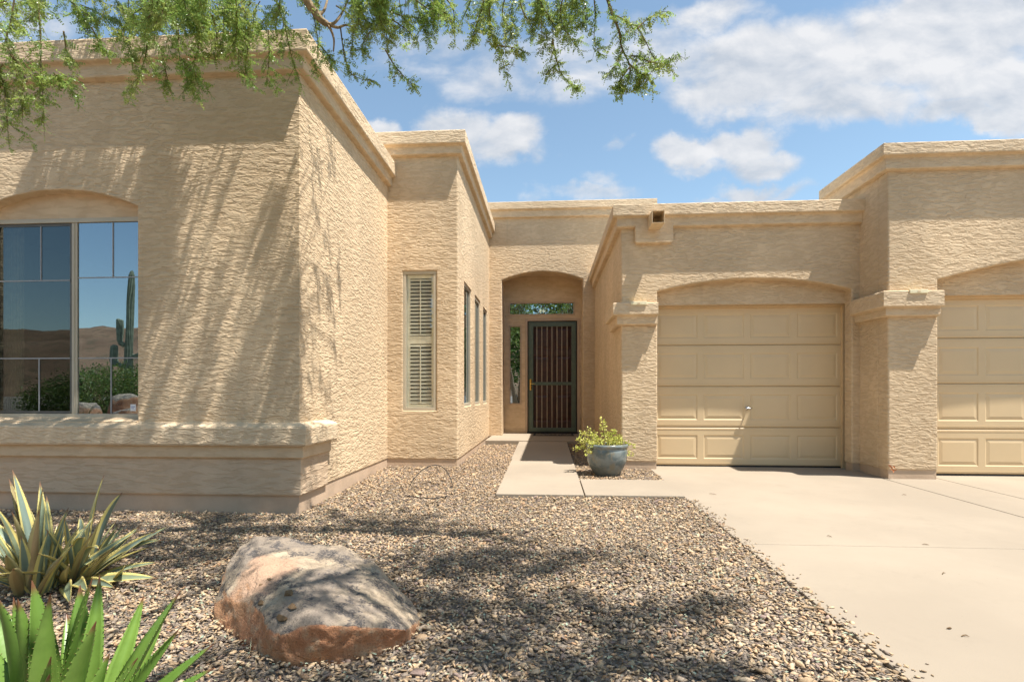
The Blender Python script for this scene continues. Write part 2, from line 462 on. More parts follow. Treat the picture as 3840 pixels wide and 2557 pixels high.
# alcove: side cheeks, soffit and back wall
ZF = .135                                              # entry floor
def ez(x, y): q = at(x, y, Y=YDE); return (q.x, q.z)
tx0, tz1 = ez(1911, 1137); tx1, tz0 = ez(2152, 1178)
lx0, lz1 = ez(1912, 1224); lx1, lz0 = ez(1952, 1513)
cx0, cz1 = ez(1969, 1195); cx1, _ = ez(2174, 1195)
mb = MB()
mb.panel([[(ex0-.3, ZF-.05), (cx0+.02, ZF-.05), (cx0+.02, cz1-.02), (cx1-.02, cz1-.02), (cx1-.02, ZF-.05), (ex1+.3, ZF-.05), (ex1+.3, 4.4), (ex0-.3, 4.4)],
          [(tx0, tz0), (tx1, tz0), (tx1, tz1), (tx0, tz1)], [(lx0, lz0), (lx1, lz0), (lx1, lz1), (lx0, lz1)]], front(YDE), (0, .12, 0))
wallpart(mb, 'alcove_wall', 'band', 0)
mb = MB()
mb.box(ex0-.31, ex0-.012, YE+.255, YDE-.002, 0, 4.3); mb.box(ex1+.012, ex1+.31, YE+.255, YDE-.002, 0, 4.3)
mb.box(ex0-.011, ex1+.011, YE+.265, YDE-.003, epk+.03, epk+.2)
wallpart(mb, 'alcove_cheek', 'band', 0)

# --- garage block
gx0, gx1 = at(2465, 1400, Y=YG).x, at(3194, 1400, Y=YG).x
gsp = at(2465, 1093, Y=YG).z; gpk = at(2830, 1043, Y=YG).z
mb = MB()
mb.panel([[(XG, ZS), (gx0, ZS)] + list(reversed(arch(gx0, gx1, gsp, gpk-gsp))) + [(gx1, ZS), (XR+.1, ZS), (XR+.1, ZGT-.06), (XG, ZGT-.06)]], front(YG), (0, .20, 0)); wallpart(mb)
mb = MB(); mb.panel([[(YG+.195, ZS), (YE+.1, ZS), (YE+.1, ZGT-.06), (YG+.195, ZGT-.06)]], side(XG), (.22, 0, 0)); wallpart(mb)
cornice([(XG, YE-.001), (XG, YG), (XR-.001, YG)], ZGT, ZGF, ZGB)
stems(([(XG+.012, -.3), (gx0-.012, -.3), (gx0-.012, ZS+.02), (XG+.012, ZS+.02)], front(YG+.012), (0, .17, 0)), ([(gx1+.012, -.3), (XR+.05, -.3), (XR+.05, ZS+.02), (gx1+.012, ZS+.02)], front(YG+.012), (0, .17, 0)), ([(YG+.185, -.3), (YE+.1, -.3), (YE+.1, ZS+.02), (YG+.185, ZS+.02)], side(XG+.012), (.2, 0, 0)))
gdt = at(2800, 1141, Y=YG+.17).z
mb = MB(); mb.box(gx0-.1, gx1+.1, YG+.17, YG+.25, gdt, gpk+.06); wallpart(mb, 'garage_header', 'stucco', 0)

# --- right block with the double garage
rx0 = at(3517, 1400, Y=YR).x; rx1 = rx0 + 5.0
rsp = at(3517, 1049, Y=YR).z; rpk = rsp + .36
mb = MB()
mb.panel([[(XR, ZS), (rx0, ZS)] + list(reversed(arch(rx0, rx1, rsp, rpk-rsp, 30))) + [(rx1, ZS), (13.5, ZS), (13.5, ZRT-.06), (XR, ZRT-.06)]], front(YR), (0, .22, 0)); wallpart(mb)
mb = MB(); mb.panel([[(YR+.215, ZS), (YG+.1, ZS), (YG+.1, 3.2), (9.05, 3.2), (9.05, ZRT-.06), (YR+.215, ZRT-.06)]], side(XR), (.22, 0, 0)); wallpart(mb)
cornice([(XR, 9.05), (XR, YR), (13.5, YR)], ZRT, ZRF, ZRB)
stems(([(XR+.012, -.3), (rx0-.012, -.3), (rx0-.012, ZS+.02), (XR+.012, ZS+.02)], front(YR+.012), (0, .19, 0)), ([(YR+.205, -.3), (YG+.05, -.3), (YG+.05, ZS+.02), (YR+.205, ZS+.02)], side(XR+.012), (.19, 0, 0)))
rdt = at(3700, 1106, Y=YR+.2).z
mb = MB(); mb.box(rx0-.1, rx1+.1, YR+.20, YR+.29, rdt, rpk+.06); wallpart(mb, 'garage_header', 'stucco', 0)

# pilaster caps
def cap(path, z1, zm, z0):
    r = .012
    m = MB(); m.sweep(path, [(-.05, z1+.012), (P1-r, z1), (P1, z1-r), (P1, zm+r), (P1-r, zm), (P2+.008, zm-.003), (P2, zm-.014), (P2, z0+r), (P2-r, z0), (-.05, z0-.004)])
    return build(m, 'pilaster_cap', M['trim'], house)
pc = YG - P1
cap([(XG, 9.15), (XG, YG), (gx0-.012, YG)], at(2390, 1134, Y=pc).z, at(2390, 1180, Y=pc).z, at(2390, 1217, Y=YG-P2).z)
pc = YR - P1
cap([(XR, YG-.002), (XR, YR), (rx0-.012, YR)], at(3400, 1089, Y=pc).z, at(3400, 1149, Y=pc).z, at(3400, 1184, Y=YR-P2).z)
# flat cream light fixtures lying on the caps
for x0, x1, y1, Yw in ((2366, 2426, 1131, YG), (3412, 3480, 1086, YR)):
    a = at(x0, y1, Y=Yw-.15); b = at(x1, y1, Y=Yw-.15); z = a.z
    m = MB(); m.box(a.x, b.x, Yw-.155, Yw-.03, z-.048, z); m.box(a.x+.02, b.x-.02, Yw-.05, Yw-.012, z-.12, z-.02)
    o = build(m, 'cap_light', M['fixture'], house, bevel=.004)
    m = MB(); m.box((a.x+b.x)/2-.018, (a.x+b.x)/2+.018, Yw-.158, Yw-.15, z-.034, z-.016); build(m, 'lens', M['sheet'], o)

# roof spout with corbel
a = at(2382, 850, Y=YG-P2); b = at(2525, 909, Y=YG-P2)
m = MB(); rr = .035
lp = [(a.x, ZGF-.02), (a.x, b.z+rr), (a.x+rr*.3, b.z+rr*.3), (a.x+rr, b.z), (b.x-rr, b.z), (b.x-rr*.3, b.z+rr*.3), (b.x, b.z+rr), (b.x, ZGF-.02)]
m.panel([lp], front(YG-P2-.004), (0, P2+.02, 0)); sp_ = build(m, 'spout_corbel', M['trim'], house, bevel=.012)
ys_ = YG-P1-.27
a = at(2446, 788, Y=ys_); b = at(2493, 835, Y=ys_); th = .006
m = MB()
m.box(a.x, b.x, ys_, YG, b.z, b.z+th); m.box(a.x, a.x+th, ys_, YG, b.z+th, a.z); m.box(b.x-th, b.x, ys_, YG, b.z+th, a.z)
m.box(a.x+th, b.x-th, ys_+.02, YG, a.z-th, a.z)
m.box(a.x+th+.005, a.x+.09, ys_+.10, ys_+.12, b.z+th, b.z+.03)
build(m, 'roof_spout', M['sheet'], house)

# roofs, backs and hidden sides keep the block closed to light
m = MB()
m.box(-9.4, XL-.1, YL+.15, YB+.1, ZLT-.5, ZLT-.35); m.box(-9.4, XB-.1, YB+.15, 17, ZBT-.5, ZBT-.35)
m.box(XB-.3, 2.3, YE+.15, 17, ZET-.5, ZET-.35); m.box(XG+.1, XR+.2, YG+.15, 17, ZGT-.45, ZGT-.30)
m.box(XR+.1, 13.4, YR+.15, 17, ZRT-.5, ZRT-.35)
build(m, 'roof', M['roofing'], house)
m = MB()
m.box(-9.45, 13.45, 16.8, 17, -.3, 4.0); m.box(-9.5, -9.3, YL+.23, 16.8, -.3, ZLT-.1); m.box(13.3, 13.5, YR+.23, 16.8, -.3, ZRT-.1)
m.box(2.2, 2.39, YE+.27, 16.8, ZGT-.4, ZET-.1)
build(m, 'back_wall', M['stucco'], house)

# ---------------- left window
Yw = YL + .13
def wp(x, y, Y=Yw): q = at(x, y, Y=Y); return q.x, q.z
fx0, fz1 = wp(-28, 828); fx1 = wr - .0005; _, fz0 = wp(300, 1560)
def frame(mb, x0, x1, z0, z1, w, y0, y1):
    mb.box(x0, x1, y0, y1, z1-w, z1); mb.box(x0, x1, y0, y1, z0, z0+w)
    mb.box(x0, x0+w, y0+.001, y1-.001, z0+w, z1-w); mb.box(x1-w, x1, y0+.001, y1-.001, z0+w, z1-w)
m = MB(); frame(m, fx0, wr+.03, fz0-.02, fz1+.002, .045, Yw-.012, Yw+.06)
mx0, _ = wp(270, 1000); mx1, _ = wp(291, 1000)
m.box(mx0, mx1, Yw-.004, Yw+.05, fz0+.026, fz1-.044); m.box((mx0+mx1)/2-.006, (mx0+mx1)/2+.006, Yw-.010, Yw-.003, fz0+.03, fz1-.05)
win = build(m, 'window', M['alum'], house, bevel=.003)
win['label'] = 'wide aluminium sliding window with white grilles under an arched recess'
m = MB(); frame(m, fx0+.05, mx0-.002, fz0+.03, fz1-.05, .024, Yw+.002, Yw+.03); build(m, 'sash', M['alumdark'], win)
m = MB(); m.box(fx0+.045, mx0, Yw+.008, Yw+.011, fz0+.03, fz1-.05); build(m, 'pane', M['glass_dark'], win)
m = MB(); m.box(mx1-.001, wr+.02, Yw+.008, Yw+.011, fz0+.026, fz1-.043); build(m, 'pane', M['glass'], win)
m = MB(); Ym = Yw + .006
for xa, xb, ya, yv, xv0, xv1 in ((fx0+.05, mx0, 1051, 1343, 154, 147), (mx1, wr+.02, 1042, 1343, 424, 417)):
    z1_, z2_ = wp(300, ya, Ym)[1], wp(300, yv, Ym)[1]
    v0, v1 = wp(xv0, 900, Ym)[0], wp(xv1, 1450, Ym)[0]
    for z, v, za, zb in ((z1_, v0, z1_+.006, fz1-.05), (z2_, v1, fz0+.03, z2_-.006)):
        m = MB(); m.box(xa, xb, Ym-.003, Ym+.001, z-.006, z+.006); m.box(v-.006, v+.006, Ym-.003, Ym+.001, za, zb); build(m, 'muntin', M['muntin'], win)
sx, sz = wp(503, 1528, Yw+.02)
m = MB(); m.box(sx-.03, sx+.03, Yw+.0065, Yw+.0075, sz-.035, sz+.035); st = build(m, 'sticker', M['white'], win)
m = MB(); m.box(sx-.022, sx+.022, Yw+.0052, Yw+.0062, sz+.006, sz+.014); m.box(sx-.022, sx+.010, Yw+.0052, Yw+.0062, sz-.012, sz-.006); build(m, 'window_print', M['blue'], win)
# room behind
def room(x0, x1, y0, y1, z0, z1, parent, mat='room'):
    m = MB()
    m.quad((x0,y1,z0),(x1,y1,z0),(x1,y1,z1),(x0,y1,z1)); m.quad((x0,y0,z0),(x0,y1,z0),(x0,y1,z1),(x0,y0,z1)); m.quad((x1,y0,z0),(x1,y1,z0),(x1,y1,z1),(x1,y0,z1))
    m.quad((x0,y0,z0),(x1,y0,z0),(x1,y1,z0),(x0,y1,z0)); m.quad((x0,y0,z1),(x1,y0,z1),(x1,y1,z1),(x0,y1,z1))
    return build(m, 'room_lining', M[mat], parent, recalc=False)
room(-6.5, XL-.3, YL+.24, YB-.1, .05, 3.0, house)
cxr = wp(84, 1200, YL+.26)[0]; cxl = wp(18, 1200, YL+.26)[0]
m = MB(); nn = 60
for i in range(nn+1):
    x = cxl + (cxr-cxl)*i/nn; y = YL+.27+.025*math.sin(i*.95)
    m.v += [(x, y, .4), (x, y, fz1+.05)]
for i in range(nn): m.f.append((2*i, 2*i+2, 2*i+3, 2*i+1))
build(m, 'curtain', M['curtain'], win, smooth=True, recalc=False)

# ---------------- bump-out windows
Yb = YB + .014
m = MB(); frame(m, bx0+.0005, bx1-.0005, bz0+.0005, bz1-.0005, .048, Yb, Yb+.07)
bw = build(m, 'window', M['alum'], house, bevel=.003); bw['label'] = 'tall narrow window with white plantation shutters'
m = MB(); m.box(bx0+.04, bx1-.04, Yb+.03, Yb+.034, bz0+.04, bz1-.04); build(m, 'pane', m_glass('shutter_window_glass', .05, (1, 1, .97), .002), bw)
m = MB(); Ys = Yb+.066; xa, xb = bx0+.05, bx1-.045; w_ = .048; zm = (bz0+bz1)/2 + .02
frame(m, xa, xb, bz0+.05, bz1-.05, w_, Ys, Ys+.03)
m.box(xa+w_, xb-w_, Ys, Ys+.03, zm-.06, zm+.06)
build(m, 'shutter_frame', M['shutter'], bw)
m = MB()
for za, zb in ((bz0+.05+w_, zm-.06), (zm+.06, bz1-.05-w_)):
    n = 16; st_ = (zb-za)/n
    for i in range(n):
        z = za + (i+.5)*st_
        n0 = len(m.v); t_ = .006
        dy_, dz_ = .030, .017
        m.v += [(xa+w_, Ys-.012, z-dz_), (xb-w_, Ys-.012, z-dz_), (xb-w_, Ys+.045, z+dz_), (xa+w_, Ys+.045, z+dz_),
                (xa+w_, Ys-.012, z-dz_+t_), (xb-w_, Ys-.012, z-dz_+t_), (xb-w_, Ys+.045, z+dz_+t_), (xa+w_, Ys+.045, z+dz_+t_)]
        for q in ((0,3,2,1),(4,5,6,7),(0,1,5,4),(1,2,6,5),(2,3,7,6),(3,0,4,7)): m.f.append(tuple(n0+k for k in q))
build(m, 'louvers', M['shutter'], bw)
m = MB(); xm = (xa+xb)/2; m.box(xm-.008, xm+.008, Ys-.026, Ys-.014, bz0+.12, zm-.09); m.box(xm-.006, xm+.006, Ys-.026, Ys-.014, zm+.09, bz1-.12); build(m, 'tilt_rod', M['shutter'], bw)
for a, b in sw:
    m = MB(); x0, x1 = XB-.075, XB-.018; w_ = .05
    m.box(x0, x1, a+.0005, b-.0005, sz1-w_, sz1-.0005); m.box(x0, x1, a+.0005, b-.0005, sz0+.0005, sz0+w_)
    m.box(x0+.001, x1-.001, a+.0005, a+w_, sz0+w_, sz1-w_); m.box(x0+.001, x1-.001, b-w_, b-.0005, sz0+w_, sz1-w_)
    o = build(m, 'window', M['alum'], house, bevel=.003)
    m = MB(); m.box(XB-.055, XB-.051, a+.04, b-.04, sz0+.04, sz1-.04); build(m, 'pane', M['glass'], o)
    m = MB(); n = 30
    for i in range(n):
        z = sz0+.07+(sz1-sz0-.14)*(i+.5)/n; m.box(XB-.13, XB-.09, a+.05, b-.05, z-.006, z+.006)
    build(m, 'louvers', M['shutter'], o)
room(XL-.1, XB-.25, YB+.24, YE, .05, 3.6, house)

# ---------------- entry door
m = MB(); cw = .062
m.box(cx0, cx0+cw, YDE-.02, YDE+.05, ZF-.02, cz1); m.box(cx1-cw, cx1, YDE-.02, YDE+.05, ZF-.02, cz1); m.box(cx0+cw, cx1-cw, YDE-.02, YDE+.05, cz1-cw, cz1)
ed = build(m, 'entry_door', M['stem'], house, bevel=.004); ed['label'] = 'front door behind a green barred security screen'
Yg = YDE - .03
gx_0, gz_1 = at(1982, 1207, Y=Yg).x, at(2000, 1207, Y=Yg).z; gx_1 = at(2161, 1207, Y=Yg).x; gz_0 = ZF+.035
m = MB(); frame(m, gx_0+.022, gx_1-.022, gz_0, gz_1-.022, .098, Yg, Yg+.03)
ro0, ro1 = at(2000, 1432, Y=Yg).z, at(2000, 1444, Y=Yg).z
m.box(gx_0+.12, gx_1-.12, Yg+.001, Yg+.029, ro1, ro0)
m.box(gx_0, gx_0+.018, Yg+.002, Yg+.06, ZF, gz_1); m.box(gx_1-.018, gx_1, Yg+.002, Yg+.06, ZF, gz_1); m.box(gx_0+.018, gx_1-.018, Yg+.002, Yg+.06, gz_1-.018, gz_1)
for zz in (.55, 1.35, 2.2): m.box(gx_1-.045, gx_1-.012, Yg-.012, Yg+.004, zz, zz+.13)
sd = build(m, 'security_screen', M['green'], ed, bevel=.004)
m = MB()
for xx in (2013.3, 2032.1, 2051.5, 2069.9, 2088.8, 2107.1, 2126.5):
    x = at(xx, 1400, Y=Yg).x; m.box(x-.0055, x+.0055, Yg+.006, Yg+.020, gz_0+.09, gz_1-.11)
build(m, 'bars', M['barmetal'], ed)
m = MB(); x0, x1 = gx_0+.12, gx_1-.12; z0_, z1_ = gz_0+.098, gz_1-.12
for xa, xb, za, zb in ((x0-.001, x0+.012, z0_, z1_), (x1-.012, x1+.001, z0_, z1_)): pass
# panelled wooden door leaf
def panel_face(m, xe, ze, Yf, cells, d1=.010, o1=.016, o2=.030, o3=.062):
    """front face on plane Y=Yf cut by xe / ze; cells = (i,j) that carry a raised panel"""
    for i in range(len(xe)-1):
        for k in range(len(ze)-1):
            x0, x1, z0, z1 = xe[i], xe[i+1], ze[k], ze[k+1]
            if (i, k) not in cells:
                m.quad((x0,Yf,z0),(x1,Yf,z0),(x1,Yf,z1),(x0,Yf,z1)); continue
            rings = [(0, 0), (o1, d1), (o2, d1), (o3, .0015)]
            R_ = [[(x0+o,Yf+e,z0+o),(x1-o,Yf+e,z0+o),(x1-o,Yf+e,z1-o),(x0+o,Yf+e,z1-o)] for o, e in rings]
            for a, b in zip(R_, R_[1:]):
                for q in range(4): m.quad(a[q], a[(q+1) % 4], b[(q+1) % 4], b[q])
            m.quad(*R_[-1])
Yp = YDE+.045
dx0, dx1 = cx0+cw, cx1-cw; dt = cz1-cw; dw = dx1-dx0
xe = [dx0, dx0+.13, dx0+dw/2-.06, dx0+dw/2+.06, dx1-.13, dx1]
ze = [ZF, ZF+.28, ZF+.98, ZF+1.2, ZF+1.95, ZF+2.10, dt-.15, dt]
m = MB(); panel_face(m, xe, ze, Yp, {(1,1),(3,1),(1,3),(3,3),(1,5),(3,5)}, .016, .02, .04, .09)
build(m, 'door_leaf', M['wood'], ed, recalc=False)
m = MB(); m.box(dx0-.01, dx1+.01, YDE-.06, YDE+.05, ZF-.01, ZF+.028); build(m, 'threshold', M['black'], ed)
hx = at(1989.8, 1460, Y=Yg-.02).x; hz0, hz1 = at(1990, 1463, Y=Yg).z, at(1990, 1421, Y=Yg).z
m = MB(); m.tube([(hx, Yg-.008, hz0+.02), (hx, Yg-.008, hz1-.02)], .028, 12); m.box(hx-.022, hx+.022, Yg-.012, Yg+.002, hz0, hz1)
m.tube([(hx, Yg-.05, (hz0+hz1)/2+.02), (hx+.05, Yg-.055, (hz0+hz1)/2+.02), (hx+.11, Yg-.05, (hz0+hz1)/2+.015)], [.012, .010, .008], 8)
build(m, 'handle', M['brass'], ed, bevel=.004)
for nm_, (x0, x1, z0, z1) in (('transom_window', (tx0, tx1, tz0, tz1)), ('sidelight_window', (lx0, lx1, lz0, lz1))):
    m = MB(); frame(m, x0-.025, x1+.025, z0-.025, z1+.025, .03, YDE-.012, YDE-.0005)
    frame(m, x0+.0005, x1-.0005, z0+.0005, z1-.0005, .012, YDE+.001, YDE+.06)
    o = build(m, nm_, M['stem'], house)
    m = MB(); m.box(x0+.005, x1-.005, YDE+.03, YDE+.035, z0+.005, z1-.005); build(m, 'pane', m_glass('entry_glass', .55, (.35, .36, .33), .001), o)
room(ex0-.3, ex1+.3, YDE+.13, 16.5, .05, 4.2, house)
# pendant lantern inside the hall
lq = at(2033, 1160, Y=14.6)
m = MB(); m.tube([(lq.x, 14.6, lq.z+.25), (lq.x, 14.6, 4.15)], .01, 6)
for k in range(6):
    a = k*math.pi/3; m.tube([(lq.x+.11*math.cos(a), 14.6+.11*math.sin(a), lq.z-.12), (lq.x+.13*math.cos(a), 14.6+.13*math.sin(a), lq.z+.12), (lq.x+.02*math.cos(a), 14.6+.02*math.sin(a), lq.z+.25)], .008, 5)
lan = build(m, 'hall_lantern', M['alumdark'], house)
t = NT('lamp_bulb'); e = t.add('ShaderNodeEmission'); e.inputs[0].default_value = (1, .9, .7, 1); e.inputs[1].default_value = 9; M['bulb'] = t.done(e.outputs[0])
m = MB()
for dx_ in (-.05, .05): m.lathe((lq.x+dx_, 14.6, lq.z-.10), [(0, 0), (.025, .01), (.033, .05), (.022, .09), (0, .1)], 12)
build(m, 'bulb', M['bulb'], lan, smooth=True)

# ---------------- garage doors
def garage_door(x0, x1, zb, zt, Yf, seams, cols, nsec=4):
    m = MB()
    jw = .05
    m.box(x0-.02, x0+jw*.4, Yf-.045, Yf+.05, -.05, zt+.02); m.box(x1-jw, x1+.02, Yf-.045, Yf+.05, -.05, zt+.02); m.box(x0+jw*.4, x1-jw, Yf-.045, Yf+.05, zt-.035, zt+.02)
    root = build(m, 'garage_door', M['jamb'], house, bevel=.003)
    zz = [zb] + seams + [zt-.005]
    for s in range(nsec):
        z0, z1 = zz[s]+.0025, zz[s+1]-.0025; h_ = z1-z0
        m = MB(); xe = [x0]
        for a, b in cols: xe += [a, b]
        xe.append(x1)
        ze = [z0+.012, z0+h_*.175, z0+h_*.80, z1-.012]
        panel_face(m, xe, ze, Yf, {(2*i+1, 1) for i in range(len(cols))}, .008, .014, .022, .062)
        # tongue and groove lips of the section
        m.quad((x0,Yf+.012,z0),(x1,Yf+.012,z0),(x1,Yf,ze[0]),(x0,Yf,ze[0])); m.quad((x0,Yf,ze[-1]),(x1,Yf,ze[-1]),(x1,Yf+.012,z1),(x0,Yf+.012,z1))
        # ribs beside the seam
        m.box(x0, x1, Yf-.003, Yf+.001, z0+.030, z0+.036); m.box(x0, x1, Yf-.003, Yf+.001, z1-.036, z1-.030)
        m.quad((x0,Yf+.04,z0),(x1,Yf+.04,z0),(x1,Yf+.012,z0),(x0,Yf+.012,z0)); m.quad((x0,Yf+.012,z1),(x1,Yf+.012,z1),(x1,Yf+.04,z1),(x0,Yf+.04,z1))
        build(m, 'door_section', M['doorpaint'], root, recalc=False)
    m = MB(); m.box(x0, x1, Yf+.041, Yf+.06, zb, zt); build(m, 'backing', M['jamb'], root)
    m = MB(); m.box(x0, x1, Yf+.003, Yf+.04, zb-.03, zb-.001); build(m, 'bottom_seal', M['black'], root)
    return root
def dpx(x, y, Y): q = at(x, y, Y=Y); return q.x, q.z
cols = [(dpx(c-75.5, 1400, YD1)[0], dpx(c+75.5, 1400, YD1)[0]) for c in (2540, 2714, 2889, 3064)]
gd = garage_door(gx0-.06, dpx(3166, 1400, YD1)[0], .012, dpx(2800, 1146, YD1)[1], YD1, [dpx(2800, y, YD1)[1] for y in (1602, 1448, 1293)], cols)
gd['label'] = 'single tan garage door with raised panels and a chrome handle'
hx, hz = dpx(2806, 1531, YD1-.05)
m = MB(); m.tube([(hx, YD1-.06, hz), (hx, YD1+.0, hz)], .012, 8); m.lathe((0,0,0), [(0,0)], 3) if False else None
m.tube([(hx-.055, YD1-.06, hz+.004), (hx-.02, YD1-.064, hz), (hx+.02, YD1-.064, hz), (hx+.055, YD1-.06, hz+.004)], [.006, .012, .012, .006], 8)
m.tube([(hx, YD1-.006, hz), (hx, YD1+.001, hz)], .026, 14)
build(m, 'handle', M['chrome'], gd, smooth=True)
q0 = dpx(3682, 1400, YD2)[0]; pit = .625; wpan = .535
cols = [(q0+pit*(i-1)+(pit-wpan)/2, q0+pit*i-(pit-wpan)/2) for i in range(0, 8)]
gd2 = garage_door(rx0-.05, rx1+.05, .010, dpx(3700, 1112, YD2)[1], YD2, [dpx(3700, y, YD2)[1] for y in (1609, 1438, 1267)], cols)
gd2['label'] = 'wide tan double garage door cut off by the right edge'


CLS_GROUND = [  # centre x, y, half width, half height (2355 px wide view of the photo), clumps
    (300,1250,200,35,16), (600,1208,110,16,6), (800,1185,140,22,8), (980,1215,130,26,9), (460,1320,140,50,9), (1010,1290,170,34,16), (1180,1300,140,36,14), (1320,1290,100,24,8),
    (1060,1400,110,46,10), (1250,1400,140,42,10), (1450,1420,150,42,10), (1610,1395,70,24,4), (1150,1490,170,44,11), (1400,1520,150,36,8), (720,1545,170,22,6), (700,1300,90,30,8), (860,1335,100,40,3), (560,1290,70,40,6), (640,1460,90,40,5), (1650,1545,110,22,5),
    (760,1300,100,30,3), (880,1380,90,30,3), (100,1350,100,60,7), (120,1180,120,14,5), (420,1180,60,8,2), (420,1265,130,40,10), (560,1240,80,25,5)]
CLS_WALL = [(200,560,200,120,40), (380,620,70,140,8), (150,420,150,40,10), (300,860,300,120,16), (350,420,40,90,7), (560,620,110,180,8), (330,1060,360,80,34), (90,700,90,300,18), (660,800,30,150,5)]
# ------------------------------------------------------------------ GRAVEL (stuff)
SUN = Vector((-.366, .162, -1.0)).normalized()
def hull_tris(pts):
    bm = bmesh.new()
    for q in pts: bm.verts.new(q)
    r = bmesh.ops.convex_hull(bm, input=bm.verts)
    bmesh.ops.delete(bm, geom=[v for v in bm.verts if not v.link_faces], context='VERTS')
    bmesh.ops.triangulate(bm, faces=bm.faces); bmesh.ops.recalc_face_normals(bm, faces=bm.faces)
    bm.verts.index_update(); V = np.array([v.co[:] for v in bm.verts]); T = np.array([[v.index for v in f.verts] for f in bm.faces]); bm.free()
    return V, T
def m_stone():
    t = NT('gravel_stone'); a = t.add('ShaderNodeVertexColor', layer_name='tint').outputs[0]
    n = t.noise(t.pos((1,1,1)), 130, 3)
    c = t.mix(1.0, a, t.mix(t.rng(n, .3, .7), (.82,.82,.82), (1.15,1.12,1.08)), 'MULTIPLY')
    return t.done(t.bsdf(c, .85, None, .25))
M['stone'] = m_stone()
PAL = np.array([(.46,.345,.23),(.40,.295,.195),(.33,.24,.16),(.37,.30,.235),(.29,.24,.20),(.26,.195,.175),(.48,.39,.29),(.44,.28,.175),(.22,.18,.155),(.49,.375,.265)])
PALW = np.array([.17,.17,.12,.12,.08,.07,.07,.05,.06,.09]); PALW /= PALW.sum()
def inside_gravel(x, y):
    ok = (x < XDRIVE - .004)
    ok &= ~((x > XL - .008) & False)
    ok &= ~((x < XL + .004) & (y > YL - .004)) & ~((x < XB + .004) & (y > YB - .004)) & ~(y > 11.37) & ~((x > XG - .004) & (y > YG - .004))
    path = ((x > -.600) & (x < .418) & (y > 6.11)) | ((x > .41) & (y > 6.11) & (y < 7.085))
    return ok & ~path
cells = []
for (x0, x1, y0, y1, c) in ((-6.0, 1.6, .9, 5.3, .0224), (-2.7, 1.6, 5.3, 11.4, .026), (-6.0, 1.6, -1.5, .9, .05)):
    gx, gy = np.meshgrid(np.arange(x0, x1, c), np.arange(y0, y1, c)); gx, gy = gx.ravel(), gy.ravel()
    gx = gx + rng.uniform(-.6, .6, gx.size)*c; gy = gy + rng.uniform(-.6, .6, gx.size)*c
    k = inside_gravel(gx, gy); k &= rng.random(gx.size) < .97
    cells.append(np.stack([gx[k], gy[k], np.full(k.sum(), c/.0224)], 1))
S = np.concatenate(cells); 
# a few strays on the edge of the driveway and walk
ns = 420; ex = np.stack([XDRIVE + np.abs(rng.normal(0, .05, ns)), rng.uniform(1.8, 6.0, ns), np.full(ns, .75)], 1)
nsp = len(S); S = np.concatenate([S, ex])
VAR = []
for k in range(14):
    n = int(rng.integers(9, 13)); q = rng.normal(size=(n, 3)); q /= np.linalg.norm(q, axis=1)[:, None]
    q *= rng.uniform(.8, 1.1, (n, 1)); q *= np.array([1.0, rng.uniform(.5, .8), rng.uniform(.26, .46)]); VAR.append(hull_tris(q))
kind = rng.integers(0, len(VAR), len(S)); PAL = np.minimum(PAL*np.array([.97, .94, .87]), .7)
allV, allT, allC, off = [], [], [], 0
yknot = np.array([-400, 0, 2, 5.2, 8.2, 12.7, 30]); zknot = np.array([-.20, -.15, -.125, -.092, -.012, .040, .04])
for k, (V, T) in enumerate(VAR):
    I = np.nonzero(kind == k)[0]; m_ = len(I)
    sc = np.exp(rng.normal(-.05, .36, m_)) * .0158 * np.clip(S[I, 2], .8, 1.6)
    yaw, tx, ty = rng.uniform(0, 2*np.pi, m_), rng.normal(0, .28, m_), rng.normal(0, .28, m_)
    cz, szn = np.cos(yaw), np.sin(yaw)
    P_ = V[None]*sc[:, None, None]
    x, y, z = P_[..., 0], P_[..., 1], P_[..., 2]
    y, z = y*np.cos(tx)[:, None]-z*np.sin(tx)[:, None], y*np.sin(tx)[:, None]+z*np.cos(tx)[:, None]
    x, z = x*np.cos(ty)[:, None]+z*np.sin(ty)[:, None], -x*np.sin(ty)[:, None]+z*np.cos(ty)[:, None]
    x, y = x*cz[:, None]-y*szn[:, None], x*szn[:, None]+y*cz[:, None]
    gzv = gzn(S[I, 0], S[I, 1]) + rng.uniform(-.002, .012, m_)
    st = I >= nsp; gzv[st] = -0.004 + np.minimum(0, S[I[st], 1]-8.2)*.0155 + .004
    P_ = np.stack([x+S[I, 0][:, None], y+S[I, 1][:, None], z+gzv[:, None]], -1)
    allV.append(P_.reshape(-1, 3)); nv = len(V)
    allT.append((T[None]+(np.arange(m_)*nv)[:, None, None]+off).reshape(-1, 3)); off += m_*nv
    patch = .5+.5*np.sin(S[I, 0]*2.1+1.3*np.sin(S[I, 1]*1.7))*np.sin(S[I, 1]*2.6+np.sin(S[I, 0]*1.9)); cc_ = PAL[rng.choice(len(PAL), m_, p=PALW)]*rng.uniform(.80, 1.20, (m_, 1))*(.88+.24*patch)[:, None]
    allC.append(np.repeat(np.concatenate([cc_, np.ones((m_, 1))], 1), nv, 0))
struct(np_mesh('gravel', np.concatenate(allV), 3, M['stone'], origin=(0, 4, 0), attr=np.concatenate(allC), tris=np.concatenate(allT)), 'stuff')

